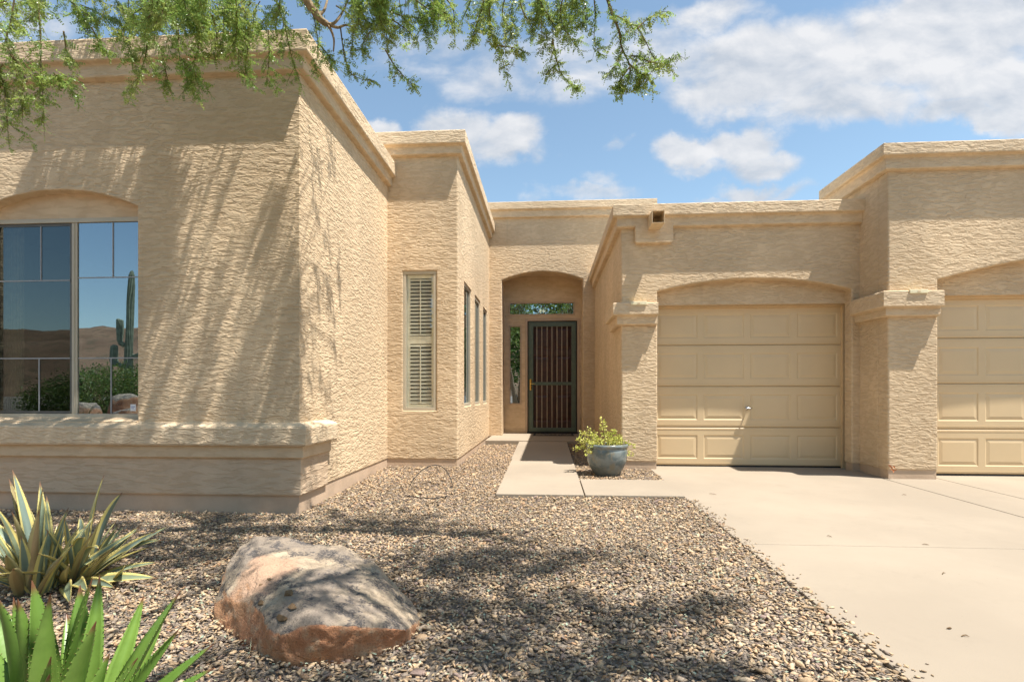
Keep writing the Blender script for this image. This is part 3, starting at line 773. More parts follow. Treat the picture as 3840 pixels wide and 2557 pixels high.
# fine litter of fallen leaflets and straws between the stones
M['litter'] = m_stone(); 
nl = 5200; lx = rng.uniform(-4.2, 1.53, nl); ly = 1.7 + rng.beta(1.2, 2.2, nl)*6
k = inside_gravel(lx, ly); lx, ly = lx[k], ly[k]; nl = len(lx)
L_ = np.where(rng.random(nl) < .22, rng.uniform(.03, .09, nl), rng.uniform(.012, .026, nl)); Wd = np.where(L_ > .028, .0018, .0058)
a = rng.uniform(0, 2*np.pi, nl); tl = rng.normal(0, .25, nl)
dv = np.stack([np.cos(a)*L_, np.sin(a)*L_, L_*tl], 1); sv = np.stack([-np.sin(a)*Wd, np.cos(a)*Wd, rng.normal(0, .3, nl)*Wd], 1)
c0 = np.stack([lx, ly, gzn(lx, ly)+.016+np.abs(dv[:, 2])*.5], 1)
Q = np.stack([c0-dv/2, c0+sv, c0+dv/2, c0-sv], 1)
lc = np.array([(.34,.38,.26),(.30,.36,.27),(.46,.38,.24),(.40,.30,.17)])[rng.choice(4, nl, p=[.3,.25,.3,.15])]
struct(np_mesh('leaf_litter', Q.reshape(-1, 3), 4, M['litter'], origin=(0, 4, 0), attr=np.repeat(np.concatenate([lc, np.ones((nl, 1))], 1), 4, 0)), 'stuff')

# ------------------------------------------------------------------ BOULDER
def rock_mesh(name, pts, mat, voxel, disp, scale, seed=0, smooth=5):
    V, T = hull_tris(pts)
    me = bpy.data.meshes.new('tmp'); me.from_pydata(V.tolist(), [], T.tolist()); ob = bpy.data.objects.new('tmp', me); col.objects.link(ob)
    r = ob.modifiers.new('r', 'REMESH'); r.mode = 'VOXEL'; r.voxel_size = voxel
    sm = ob.modifiers.new('s', 'SMOOTH'); sm.factor = .5; sm.iterations = smooth
    dg = bpy.context.evaluated_depsgraph_get(); ev = ob.evaluated_get(dg); m2 = bpy.data.meshes.new_from_object(ev)
    bpy.data.objects.remove(ob); bpy.data.meshes.remove(me)
    nv = len(m2.vertices); A = np.zeros(nv*3); m2.vertices.foreach_get('co', A); A = A.reshape(-1, 3)
    N_ = np.zeros(nv*3); m2.vertices.foreach_get('normal', N_); N_ = N_.reshape(-1, 3)
    o3 = Vector((seed*7.3, seed*3.1, 0))
    for i in range(nv):
        q = Vector(A[i])
        h = noise.fractal((q+o3)*scale, 1.0, 2.0, 5) * disp + noise.noise((q+o3)*scale*.45)*disp*1.6
        rid = noise.ridged_multi_fractal((q+o3)*scale*.8, 1.0, 2.0, 3, 1.0, 2.0)
        A[i] += N_[i]*(h - .9*disp*max(0, rid-1.25))
    F_ = [tuple(p.vertices) for p in m2.polygons]; bpy.data.meshes.remove(m2)
    return mesh_obj(name, A, F_, mat, smooth=True)
def m_rock():
    t = NT('sandstone'); geo = t.add('ShaderNodeNewGeometry'); v = t.pos((1,1,1))
    w1 = t.noise(v, 5, 5, .6); w2 = t.noise(v, 2.6, 4); g_ = t.noise(v, 85, 4, .75); mm = t.noise(v, 14, 5, .65)
    sx = t.add('ShaderNodeSeparateXYZ'); t.link(geo.outputs['Normal'], sx.inputs[0])
    up = t.math('ADD', sx.outputs[2], t.math('MULTIPLY', t.math('SUBTRACT', w1, .5), .9))
    top = t.rng(up, .32, .58)
    grey = t.mix(t.rng(mm, .35, .65), (.30,.235,.165), (.46,.36,.25))
    grey = t.mix(t.math('MULTIPLY', t.rng(w2, .46, .60), .75), grey, (.21,.175,.145))
    lich = t.math('MULTIPLY', t.rng(t.noise(t.pos((1,1,1), rot=(0,0,.6)), 9, 6, .7), .50, .58), t.rng(g_, .36, .54))
    grey = t.mix(t.math('MULTIPLY', lich, .9), grey, (.055,.055,.06))
    red = t.mix(t.rng(w2, .35, .65), (.53,.29,.155), (.43,.20,.105))
    red = t.mix(t.rng(mm, .48, .72), red, (.52,.36,.23))
    # pinkish scar on the left of the top
    dpos = t.add('ShaderNodeVectorMath', operation='DISTANCE'); t.link(geo.outputs['Position'], dpos.inputs[0]); dpos.inputs[1].default_value = SCAR
    scar = t.rng(t.math('ADD', dpos.outputs['Value'], t.math('MULTIPLY', t.math('SUBTRACT', w1, .5), .35)), .22, .14)
    grey = t.mix(t.math('MULTIPLY', scar, .85), grey, (.46,.29,.19))
    c = t.mix(top, red, grey)
    c = t.mix(t.math('MULTIPLY', t.rng(g_, .54, .66), .62), c, (.11,.08,.06))
    h = t.math('ADD', t.math('MULTIPLY', g_, .7), t.math('MULTIPLY', mm, 1.4))
    cr = t.voro(t.pos((3.2, 3.2, 5)), 1, 'DISTANCE_TO_EDGE').outputs['Distance']
    crk = t.rng(t.math('ADD', cr, t.math('MULTIPLY', t.math('SUBTRACT', mm, .5), .2)), .0, .03)
    h = t.math('ADD', h, t.math('MULTIPLY', crk, .25))
    return t.done(t.bsdf(c, .9, t.bump(h, .9, .012), .2))
SCAR = at(1000, 2190, Y=2.85)
M['rock'] = m_rock()
bp = []
for x, y in ((802,2338),(921,2422),(1069,2514),(1250,2500),(1410,2462),(1545,2414),(1583,2345)): q = at(x, y, Z=-.135); bp += [q, q+Vector((0, .02, -.08))]
for x, y, Y in ((806,2250,2.88),(842,2125,3.02),(895,2045,3.15),(955,2010,3.25),(1040,2009,3.30),(1150,2018,3.32),(1294,2046,3.28),(1400,2108,3.22),(1485,2187,3.12),(1545,2250,3.02),(1580,2318,2.90),
               (849,2240,2.78),(955,2268,2.60),(1050,2385,2.38),(1180,2338,2.375),(1273,2342,2.40),(1400,2352,2.46),(1528,2360,2.58),(1069,2490,2.45)): bp.append(at(x, y, Y=Y))
bp += [(q.x, q.y+.06, -.2) for q in bp[14:25]]
bo = rock_mesh('boulder', bp, M['rock'], .0125, .015, 6.5, 1, 1)
tag(bo, 'large flat topped sandstone boulder, grey above and rusty orange below, on the gravel', 'boulder')

# ------------------------------------------------------------------ AGAVES
def m_agave(name, mid, mid2, edge, e0, e1, spine, trans=.12):
    t = NT(name); a = t.add('ShaderNodeVertexColor', layer_name='tint').outputs[0]
    sp = t.add('ShaderNodeSeparateColor'); t.link(a, sp.inputs[0])
    n = t.noise(t.pos((1,1,1)), 16, 4)
    c = t.mix(sp.outputs[2], mid, mid2)
    c = t.mix(t.math('MULTIPLY', t.rng(n, .35, .7), .35), c, tuple(x*.72 for x in mid))
    if edge is not None:
        ew = t.math('ADD', sp.outputs[0], t.math('MULTIPLY', t.math('SUBTRACT', n, .5), .12))
        c = t.mix(t.rng(ew, e0, e1), c, edge)
    c = t.mix(t.rng(sp.outputs[1], .90, .975), c, spine)
    c = t.mix(t.rng(sp.outputs[0], 1.02, 1.2), c, spine)
    p = t.bsdf(c, .38, t.bump(t.noise(t.pos((1,1,1)), 30, 2), .25, .003), .45)
    tl = t.add('ShaderNodeBsdfTranslucent'); t.link(c, tl.inputs[0]); mx = t.add('ShaderNodeMixShader'); mx.inputs[0].default_value = trans
    t.link(p, mx.inputs[1]); t.link(tl.outputs[0], mx.inputs[2]); return t.done(mx.outputs[0])
M['agave_green'] = m_agave('green_agave_leaf', (.16,.29,.05), (.24,.38,.075), None, 0, 0, (.22,.10,.05), .25)
M['agave_var'] = m_agave('variegated_agave_leaf', (.20,.265,.225), (.27,.31,.16), (.66,.56,.20), .52, .62, (.24,.13,.07))
M['agave_old'] = m_agave('old_agave_leaf', (.34,.29,.12), (.40,.28,.15), (.44,.37,.17), .5, .7, (.2,.1,.05))
class LeafSet:
    def __init__(s): s.V, s.F, s.C = [], [], []
    def leaf(s, base, tip, width, sag=.0, gut=.35, twist=0, teeth=.5, n=18, rnd=None, ctrl=None, thick=.10, tstep=.017, face=1.0):
        base, tip = Vector(base), Vector(tip); rnd = random.random() if rnd is None else rnd
        L = (tip-base).length; t0 = .8*face*random.uniform(.55, 1.15)*max(-1, min(1, (tip.x-base.x)*1.6/L))
        radial = Vector((tip.x-base.x, tip.y-base.y, 0))
        radial = radial.normalized() if radial.length > 1e-4 else Vector((0, -1, 0))
        if ctrl is None: ctrl = (base+tip)/2 + Vector((0, 0, L*sag)) - radial*L*.05
        n0 = len(s.V); K = 7; us = [-1, -.66, -.33, 0, .33, .66, 1]
        cl = []; 
        for i in range(n+1):
            f = i/n; c = base*(1-f)**2 + ctrl*2*f*(1-f) + tip*f*f
            tg = (ctrl-base)*(1-f)*2 + (tip-ctrl)*2*f; tg.normalize()
            ref = Vector((0, 0, 1)) - radial*.55; nr = (ref - tg*ref.dot(tg)).normalized(); sd = tg.cross(nr)
            tw = t0 + twist*f; nr, sd = nr*math.cos(tw)+sd*math.sin(tw), sd*math.cos(tw)-nr*math.sin(tw)
            w_ = .80+.55*f if f < .35 else .9925*(1-((f-.35)/.65)**2.0)
            w_ = max(w_, .012)*width/2
            cl.append((c, sd, nr, w_, f))
            for u in us:
                s.V.append(tuple(c + sd*u*w_ + nr*(gut*w_*u*u))); s.C.append((abs(u), f, rnd, 1))
            for u in us:
                s.V.append(tuple(c + sd*u*w_*.98 + nr*(gut*w_*u*u - thick*width*(1-u*u)*(1-f*.8) - .0012))); s.C.append((abs(u), f, rnd, 1))
        for i in range(n):
            a = n0+i*2*K; b = a+2*K
            for k in range(K-1):
                s.F.append((a+k, a+k+1, b+k+1, b+k)); s.F.append((a+K+k+1, a+K+k, b+K+k, b+K+k+1))
            s.F.append((a, b, b+K, a+K)); s.F.append((a+K-1, a+2*K-1, b+2*K-1, b+K-1))
        if teeth:
            m_ = max(4, int(L/tstep)); th = teeth*.011
            for i in range(1, m_-1):
                f = (i+random.uniform(-.2, .2))/m_; j_ = min(n-1, int(f*n)); g_ = f*n-j_
                c = cl[j_][0].lerp(cl[j_+1][0], g_); sd, nr = cl[j_][1], cl[j_][2]; w_ = cl[j_][3]*(1-g_)+cl[j_+1][3]*g_
                tgv = (cl[j_+1][0]-cl[j_][0]).normalized()
                for sg in (-1, 1):
                    e = c + sd*sg*w_ + nr*(gut*w_); q = len(s.V); hw = th*.55
                    s.V += [tuple(e-tgv*hw-sd*sg*.002), tuple(e+tgv*hw-sd*sg*.002), tuple(e+sd*sg*th+tgv*hw*.6+nr*th*.25), tuple(e-nr*.003-sd*sg*.001)]
                    s.C += [(.99, f, rnd, 1), (.99, f, rnd, 1), (1.25, f, rnd, 1), (.99, f, rnd, 1)]
                    s.F += [(q, q+1, q+2), (q, q+2, q+3), (q+1, q+3, q+2)]
    def build(s, name, mat, parent):
        o = mesh_obj(name, s.V, s.F, mat, parent, smooth=True, recalc=False)
        a = o.data.color_attributes.new('tint', 'FLOAT_COLOR', 'POINT'); a.data.foreach_set('color', np.array(s.C, dtype=np.float32).ravel())
        return o
def dat(x, y, d):                                     # pixel at a distance along the view axis
    u, w_ = (x-1920)/F, (YH-y)/F
    return Vector((d*(-SP+u*CP), d*(CP+u*SP), H+d*w_))

ga = at(235, 2830, Z=-.135)
ag = thing('agave', 'bright green agave with broad toothed leaves in the bottom left corner', 'agave', ga)
ls = LeafSet()
for tx, ty, d_, w_, bx, by, sag, gut, tw in (
    (120,2175,1.86,.088,-.055,-.02,-.02,.28,.1), (66,2243,1.80,.060,-.085,-.05,-.02,.9,.9), (50,2238,1.92,.055,-.10,.02,-.02,.8,-.8), (-10,2232,1.80,.100,-.13,-.03,.0,.3,.2),
    (188,2225,1.80,.070,-.01,-.05,-.02,.45,.5), (300,2192,2.0,.080,.03,.05,-.02,.35,-.3), (345,2168,1.83,.066,.02,-.04,-.03,.5,.7), (374,2153,1.98,.055,.06,.03,-.02,.7,.9),
    (360,2328,1.78,.085,.05,-.06,-.02,.35,-.4), (541,2227,2.1,.050,.10,.03,-.03,.8,.9), (675,2214,2.0,.082,.11,.0,-.035,.4,-.3), (617,2317,2.1,.060,.12,.05,-.03,.5,.2),
    (677,2350,1.86,.042,.13,-.04,-.02,.8,.8), (800,2414,1.95,.062,.14,.0,.02,.45,-.2), (803,2502,1.85,.055,.14,-.04,.03,.5,-.2), (516,2465,1.8,.050,.10,-.06,-.02,.5,.4),
    (410,2448,1.9,.070,.07,.02,-.02,.4,-.5), (191,2460,1.72,.050,-.02,-.07,-.02,.5,.3), (186,2525,1.70,.055,-.02,-.08,.0,.5,-.3), (-150,2330,1.9,.08,-.15,.0,.05,.3,.2), (-120,2450,1.75,.08,-.14,-.05,.06,.3,.2),
    (-60,2200,2.05,.08,-.10,.05,.0,.3,.2), (250,2300,2.2,.07,.0,.1,-.02,.4,.2)):
    ls.leaf(ga+Vector((bx, by, .0)), dat(tx, ty, d_), w_*1.4, sag, gut, tw, teeth=.55, n=22, tstep=.021)
ls.build('rosette', M['agave_green'], ag)

va = at(150, 2210, Z=-.105); vb = at(285, 2168, Z=-.105)
t1 = thing('variegated_agave', 'upright blue grey agave with yellow leaf margins behind the bright green one', 'agave', va)
t2 = thing('variegated_agave', 'sprawling yellow edged agave offset with leaves lying out over the gravel', 'agave', vb)
A_, B_, O1, O2 = LeafSet(), LeafSet(), LeafSet(), LeafSet()
for S_, c0, rows in ((A_, va, ((46,1760,3.45,.060,-.03,.02,0,.5,.3), (150,1804,3.5,.058,.0,.04,0,.4,-.2), (160,1828,3.35,.06,.02,-.02,0,.4,.5), (57,1837,3.5,.05,-.04,.04,0,.5,0), (-25,1890,3.3,.06,-.08,.0,.08,.4,0),
        (175,1858,3.5,.05,.03,.03,0,.5,.4), (246,1949,3.5,.045,.05,.03,.05,.6,.2), (-45,2000,3.3,.06,-.09,-.02,.12,.4,.1), (79,2006,3.2,.055,-.03,-.05,0,.4,-.5), (180,1990,3.25,.05,.03,-.05,0,.5,.6),
        (257,1902,3.4,.055,.06,.0,.0,.6,.9), (273,2040,3.25,.06,.07,-.04,.04,.5,.5), (-60,1930,3.55,.06,-.07,.05,.1,.4,0), (110,1900,3.65,.055,-.02,.08,0,.4,0), (215,1960,3.6,.05,.04,.08,.03,.4,.3))),
        (O1, va, ((33,1793,3.5,.05,-.05,.03,.0,.7,.2), (147,1908,3.25,.062,.0,-.05,-.02,.6,.3), (44,1918,3.25,.05,-.05,-.03,.02,.7,.3), (49,2131,3.05,.06,-.04,-.08,.10,.5,.2), (20,2080,3.1,.05,-.07,-.06,.08,.5,.2), (235,2085,3.1,.05,.06,-.07,.05,.6,.4), (-30,2120,3.2,.05,-.09,-.03,.08,.5,0))),
        (B_, vb, ((390,1779,3.7,.072,.02,.05,.06,.3,-.3), (459,1845,3.65,.080,.05,.05,.20,.25,-.7), (311,2014,3.4,.07,.0,-.03,.35,.3,-.9), (371,2058,3.35,.07,.03,-.04,.40,.3,-.9), (437,1987,3.7,.06,.05,.05,.08,.4,.1), (524,1973,3.75,.045,.07,.03,.04,.6,.4),
        (590,1990,3.6,.055,.08,.0,.05,.5,.3), (595,2107,3.6,.045,.10,.0,.06,.4,.1), (590,2167,3.35,.06,.09,-.05,.05,.3,-.3), (470,2121,3.35,.055,.30,-.02,.0,.4,.2), (262,2263,3.05,.06,.02,-.10,.12,.3,0), (328,2219,3.15,.06,.06,-.09,.14,.3,.2), (432,2203,3.25,.05,.10,-.07,.08,.4,.2), (300,1930,3.75,.06,.0,.07,.03,.4,.2))),
        (O2, vb, ((377,1946,3.5,.040,.04,.0,.0,.8,.5), (431,2050,3.45,.045,.06,-.01,.0,.8,.5), (345,2000,3.3,.05,.03,-.05,.05,.7,.5), (260,2120,3.1,.05,.0,-.08,.06,.6,0)))):
    for tx, ty, d_, w_, bx, by, sag, gut, tw in rows:
        S_.leaf(c0+Vector((bx, by, -.01)), dat(tx, ty, d_), w_*1.25, sag, gut, tw, teeth=.5, n=20, tstep=.024)
for S_, c0, dd, L0 in ((A_, va, 3.4, 1.0), (B_, vb, 3.5, .9)):
    for k in range(16):
        a = random.uniform(0, 6.28); e = random.uniform(.35, 1.2); L = L0*random.uniform(.32, .62); hd = Vector((math.cos(a), math.sin(a), 0))
        S_.leaf(c0+hd*.07, c0+hd*(.07+L*math.cos(e))+Vector((0, 0, max(.03, L*math.sin(e)))), random.uniform(.036, .055), random.uniform(.0, .22), .5, random.uniform(-.8, .8), teeth=.5, n=18, tstep=.024)
A_.build('rosette', M['agave_var'], t1); O1.build('old_leaves', M['agave_old'], t1)
B_.build('rosette', M['agave_var'], t2); O2.build('old_leaves', M['agave_old'], t2)

# ------------------------------------------------------------------ POT, SUCCULENT, MAT, IRRIGATION TUBE
def m_pot():
    t = NT('glazed_pot'); v = t.pos((1,1,1), 'obj'); n = t.noise(t.pos((1,1,1.8), 'obj'), 5, 5, .6, .6); n2 = t.noise(t.pos((1,1,.5), 'obj'), 11, 4)
    c = t.mix(t.rng(n, .38, .62), (.105,.135,.135), (.20,.225,.215)); c = t.mix(t.rng(n2, .50, .66), c, (.21,.195,.145))
    sz = t.add('ShaderNodeSeparateXYZ'); t.link(v, sz.inputs[0]); c = t.mix(t.math('MULTIPLY', t.rng(t.math('ADD', sz.outputs[2], t.math('MULTIPLY', n, .1)), .22, .08), .55), c, (.17,.165,.13))
    return t.done(t.bsdf(c, .24, t.bump(n2, .3, .004), .5))
M['pot'] = m_pot(); M['soil'] = m_plain('potting_soil', (.06,.042,.03), .95, .1, var=.4, bscale=60, bdist=.01, nscale=50)
px_, py_ = .835, 7.63; pz = gz(px_, py_)-.004
pt = thing('planter_pot', 'round blue grey glazed planter pot with dark rim beside the garage corner', 'pot', (px_, py_, pz))
m = MB(); m.lathe((px_, py_, pz), [(0, 0), (.165, 0), (.175, .008), (.205, .06), (.245, .13), (.272, .20), (.285, .27), (.288, .33), (.284, .375), (.276, .39), (.283, .395), (.296, .402), (.300, .42), (.297, .44), (.285, .448), (.268, .445), (.260, .43), (.258, .385), (.255, .37), (0, .37)][:18], 56)
build(m, 'pot_body', M['pot'], pt, smooth=True)
m = MB(); n_ = 40
m.v = [(px_, py_, pz+.395)] + [(px_+.259*math.cos(2*math.pi*i/n_), py_+.259*math.sin(2*math.pi*i/n_), pz+.388) for i in range(n_)]; m.f = [(0, 1+i, 1+(i+1) % n_) for i in range(n_)]
build(m, 'soil', M['soil'], pt)

def rot_from(dirs, roll):
    """array of frames: columns = (dir, side, normal)"""
    d_ = dirs/np.linalg.norm(dirs, axis=1)[:, None]
    ref = np.where(np.abs(d_[:, 2:3]) < .92, np.array([[0, 0, 1.]]), np.array([[1., 0, 0]]))
    s_ = np.cross(ref, d_); s_ /= np.linalg.norm(s_, axis=1)[:, None]; n_ = np.cross(d_, s_)
    c, k = np.cos(roll)[:, None], np.sin(roll)[:, None]
    return np.stack([d_, s_*c+n_*k, n_*c-s_*k], -1)
def scatter(template, pos, dirs, scale, roll):
    Rm = rot_from(dirs, roll); return np.einsum('nij,qkj->nqki', Rm, template)*scale[:, None, None, None] + pos[:, None, None, :]
def spans(L, w_, bend=.2):                            # one small leaf: two quads folded on the midrib
    return [[(0,0,0),(L*.35,w_*.5,bend*w_),(L*.75,w_*.42,bend*w_),(L,0,0)], [(0,0,0),(L,0,0),(L*.75,-w_*.42,bend*w_),(L*.35,-w_*.5,bend*w_)]]
M['succulent'] = m_leaf('succulent_leaf', (.46,.50,.10), (.66,.62,.22), .25, .4, 8)
M['succstem'] = m_plain('succulent_stem', (.20,.13,.09), .8, .2)
sp0 = thing('succulent', 'yellow green leafy succulent spilling over the rim of the planter pot', 'plant', (px_, py_, pz+.39))
m = MB(); LP, LD = [], []
top_ = Vector((px_, py_, pz+.39))
for k, (tx, ty, dY) in enumerate(((2258,1568,0), (2262,1590,.05), (2165,1645,-.1), (2182,1622,.05), (2205,1612,-.1), (2300,1612,.05), (2325,1640,-.1), (2372,1668,0), (2366,1708,-.1), (2152,1688,-.05), (2196,1702,-.24), (2225,1625,.1), (2283,1628,.12), (2340,1655,.1), (2240,1650,-.15), (2290,1655,-.16), (2175,1665,.1), (2310,1660,.15), (2210,1670,-.2))):
    tip = at(tx, ty, Y=py_+dY); b0 = top_ + Vector(((tip.x-px_)*.35, dY*.4, 0)); mid = (b0+tip)/2 + Vector((0, 0, .06 if tip.z < b0.z+.12 else .02)); 
    pts = [b0.lerp(mid, f).lerp(mid.lerp(tip, f), f) + Vector((random.gauss(0, .006), random.gauss(0, .006), 0)) for f in np.linspace(0, 1, 9)]
    m.tube(pts, [.008*(1-f*.7) for f in np.linspace(0, 1, 9)], 5)
    for _ in range(70 if k else 55):
        f = random.random()**.7; i = min(7, int(f*8)); q = pts[i].lerp(pts[i+1], f*8-i)
        dv = Vector((random.gauss(0, 1), random.gauss(0, 1), random.gauss(.3, .8))).normalized(); q = q + dv*random.uniform(.0, .045)
        LP.append(q[:]); LD.append(dv[:])
build(m, 'stems', M['succstem'], sp0)
LP, LD = np.array(LP), np.array(LD); tq = np.array(spans(.029, .021))
Q = scatter(tq, LP, LD, rng.uniform(.7, 1.3, len(LP)), rng.uniform(0, 6.28, len(LP)))
tc = np.repeat(np.concatenate([np.repeat(rng.uniform(.7, 1.25, (len(LP), 1)), 3, 1)*np.array([[1,1,.9]]), np.ones((len(LP), 1))], 1), 8, 0)
np_mesh('leaves', Q, 4, M['succulent'], sp0, origin=W[sp0.name], attr=tc)

def m_mat():
    t = NT('door_mat'); v = t.pos((1,1,1), 'obj'); vo = t.voro(t.pos((9, 16, 1), 'obj'), 1, 'DISTANCE_TO_EDGE').outputs['Distance']
    c = t.mix(t.rng(vo, .06, .16), (.30,.26,.20), (.035,.03,.025)); return t.done(t.bsdf(c, .95, None, .1))
a = at(1998, 1638, Z=.13); b = at(2155, 1638, Z=.13)
M['mat'] = m_mat()
mt = thing('doormat', 'dark doormat with a pale pattern lying in front of the entry door', 'doormat', ((a.x+b.x)/2, YDE-.55, .125))
m = MB(); x0, x1, y0, y1 = a.x, b.x, YDE-.80, YDE-.20
m.box(x0+.05, x1-.05, y0+.05, y1-.05, .126, .137); build(m, 'mat_field', M['mat'], mt, bevel=.003)
m = MB(); m.box(x0, x1, y0, y0+.049, .126, .139); m.box(x0, x1, y1-.049, y1, .126, .139); m.box(x0, x0+.049, y0+.0495, y1-.0495, .126, .139); m.box(x1-.049, x1, y0+.0495, y1-.0495, .126, .139)
build(m, 'mat_border', M['black'], mt)

tp = [at(x, y, Y=Y) for x, y, Y in ((1533,1826,6.55), (1552,1795,6.6), (1580,1766,6.7), (1612,1747,6.8), (1645,1745,6.85), (1672,1762,6.8), (1690,1795,6.7), (1695,1828,6.55), (1683,1852,6.45))] + [at(x, y, Z=gz(0, 6.3)+.03) for x, y in ((1665,1862), (1630,1868), (1590,1866), (1550,1862), (1525,1858))]
def smooth_path(p_, n=6):
    out = []
    for i in range(len(p_)-1):
        p0, p1, p2, p3 = p_[max(0, i-1)], p_[i], p_[i+1], p_[min(len(p_)-1, i+2)]
        for k in range(n):
            f = k/n; out.append(.5*((2*p1)+(p2-p0)*f+(2*p0-5*p1+4*p2-p3)*f*f+(3*p1-p0-3*p2+p3)*f**3))
    return out + [p_[-1]]
m = MB(); m.tube(smooth_path(tp), .0055, 6); tag(build(m, 'irrigation_tube', M['black'], smooth=True), 'thin black drip irrigation tube arching in a loop above the gravel', 'tube')

# debris on the driveway
M['twig'] = m_plain('dry_twig', (.17,.11,.06), .9, .1); M['petal'] = m_plain('dry_petal', (.55,.20,.08), .8, .2, var=.3)
for lab, x, y, L, kd in (('dark brown stone chip alone on the driveway near the right bottom', 3560, 2356, .03, 'stone_chip'), ('curved dry twig on the driveway before the single garage door', 2672, 1852, .10, 'twig'), ('thin dry twig on the driveway close to the gravel edge', 2722, 1930, .08, 'twig'),
                         ('short dry twig in the middle of the driveway', 3110, 2010, .06, 'twig'), ('dry twig lying by the expansion joint before the right pier', 3390, 1855, .05, 'twig'), ('small twig near the transverse driveway joint', 3540, 2150, .06, 'twig'), ('dark leaf scrap on the driveway below the transverse joint', 3620, 2385, .04, 'twig'), ('dark leaf bit on the transverse joint of the driveway', 3470, 2041, .05, 'twig')):
    q = at(x, y, Z=dz(at(x, y, Z=-.05).y)+.004)
    if kd == 'twig':
        m = MB(); an = random.uniform(0, 3.1); dd = Vector((math.cos(an), math.sin(an)*.6, 0)); pr = Vector((-dd.y, dd.x, 0))
        m.tube([q-dd*L*.5, q-dd*L*.2+pr*L*.08+Vector((0,0,.004)), q+dd*L*.15+pr*L*.1+Vector((0,0,.006)), q+dd*L*.5], [.0015, .003, .003, .001], 5); o = build(m, 'twig', M['twig'])
    else:
        V, T = VAR[3]; o = mesh_obj('stone_chip', V*.016+np.array(q+Vector((0, 0, .004))), T.tolist(), M['twig'])
    tag(o, lab, 'twig' if kd == 'twig' else 'stone', 'debris scattered on the driveway')
q0 = at(3343, 1748, Y=YR-.03)
for k in range(7):
    m = MB(); c = q0+Vector((random.gauss(0, .028), random.uniform(-.03, .0), random.gauss(-.005, .035))); dv = Vector((random.gauss(0, 1), random.gauss(0, .3), random.gauss(0, 1))).normalized()*.024; sv = dv.cross(Vector((0, 1, .3))).normalized()*.011; up_ = dv.cross(sv).normalized()*.005
    m.quad(c-dv, c+sv+up_, c+dv, c-up_); m.quad(c-dv, c-up_, c+dv, c-sv+up_)
    tag(build(m, 'dry_petal', M['petal'], recalc=False), 'orange dry petal caught on the foot of the right garage pier', 'petal', 'dry petals on the pier foot')

# stones that rest on the boulder
dgx = bpy.context.evaluated_depsgraph_get()
bw_ = bo.matrix_world
bpy.context.view_layer.update()
for k, (x, y, sc_, lab) in enumerate(((1012,2172,.020,'small dark stone chip on the boulder top, farthest from the camera'), (1082,2226,.034,'biggest dark bark chip lying on the boulder top'), (1060,2317,.042,'broad dark bark flake on the front ridge of the boulder'), (978,2192,.014,'tiny pale stone chip on the left of the boulder top'), (1100,2275,.034,'dark bark chip in the middle of the boulder top'), (980,2262,.028,'reddish bark chip on the left ridge of the boulder'))):
    dirv = (at(x, y, Y=3)-Vector((0, 0, H))).normalized(); ol = bo.matrix_world.inverted() @ Vector((0, 0, H))
    hit, loc, nrm, _ = bo.ray_cast(Vector((0, 0, H))-W[bo.name], dirv)
    if not hit: continue
    V, T = VAR[(k*3+1) % len(VAR)]; q = Vector(loc)+W[bo.name]+nrm*sc_*.15
    Rm = np.array(nrm.to_track_quat('Z', 'Y').to_matrix()); o = mesh_obj('bark_chip', (V*sc_)@Rm.T+np.array(q), T.tolist(), M['twig']); tag(o, lab, 'chip', 'chips lying on the boulder')

# ------------------------------------------------------------------ MESQUITE TREE over the yard
M['bark'] = m_plain('pale_bark', (.34,.25,.16), .85, .2, var=.35, bscale=40, bdist=.01, coord='world', nscale=14)
M['twigw'] = m_plain('green_twig', (.17,.13,.06), .8, .2, var=.3, coord='world')
M['leafg'] = m_leaf('mesquite_leaf', (.22,.335,.07), (.33,.41,.11), .5, .32, 1.5)
tree = thing('mesquite_tree', 'feathery leaved mesquite tree hanging over the yard from above the camera', 'tree', (-1.75, -1.0, -.15))
tb = Vector((-1.75, -1.0, -.15))
m = MB()
m.tube(smooth_path([tb, tb+Vector((.05,.05,.8)), tb+Vector((-.1,.1,1.7)), tb+Vector((-.25,.35,2.6)), tb+Vector((-.3,.7,3.5))]), list(np.linspace(.17, .10, 25)), 12)
m.tube(smooth_path([tb+Vector((.12,.0,.0)), tb+Vector((.25,-.05,.9)), tb+Vector((.35,.2,1.8)), tb+Vector((.7,.5,2.9)), tb+Vector((1.1,.9,3.8))]), list(np.linspace(.12, .07, 25)), 10)
build(m, 'trunk', M['bark'], tree, smooth=True)
limb_ends = []
m = MB()
f1, f2 = tb+Vector((-.3,.7,3.5)), tb+Vector((1.1,.9,3.8))
limbs = [[f1, Vector((-2.2,1.6,4.6)), Vector((-2.6,3.2,5.3)), Vector((-3.0,3.7,5.45))], [f1, Vector((-2.8,.8,4.4)), Vector((-4.2,2.4,5.2)), Vector((-5.2,3.6,5.4))], [f1, Vector((-1.9,1.4,4.4)), Vector((-1.2,3.2,5.2)), Vector((-1.1,3.8,5.4))],
         [f2, Vector((-.2,1.2,4.4)), Vector((.9,2.5,5.0)), Vector((1.8,3.9,5.2))], [f2, Vector((.3,.4,4.4)), Vector((1.8,1.3,5.0)), Vector((2.9,2.0,5.2))], [f2, Vector((-.5,1.8,4.7)), Vector((.1,3.6,5.3)), Vector((.3,4.0,5.4))]]
for l in limbs:
    n_ = (len(l)-1)*6+1; m.tube(smooth_path(l), list(np.linspace(.030, .012, n_)), 9)
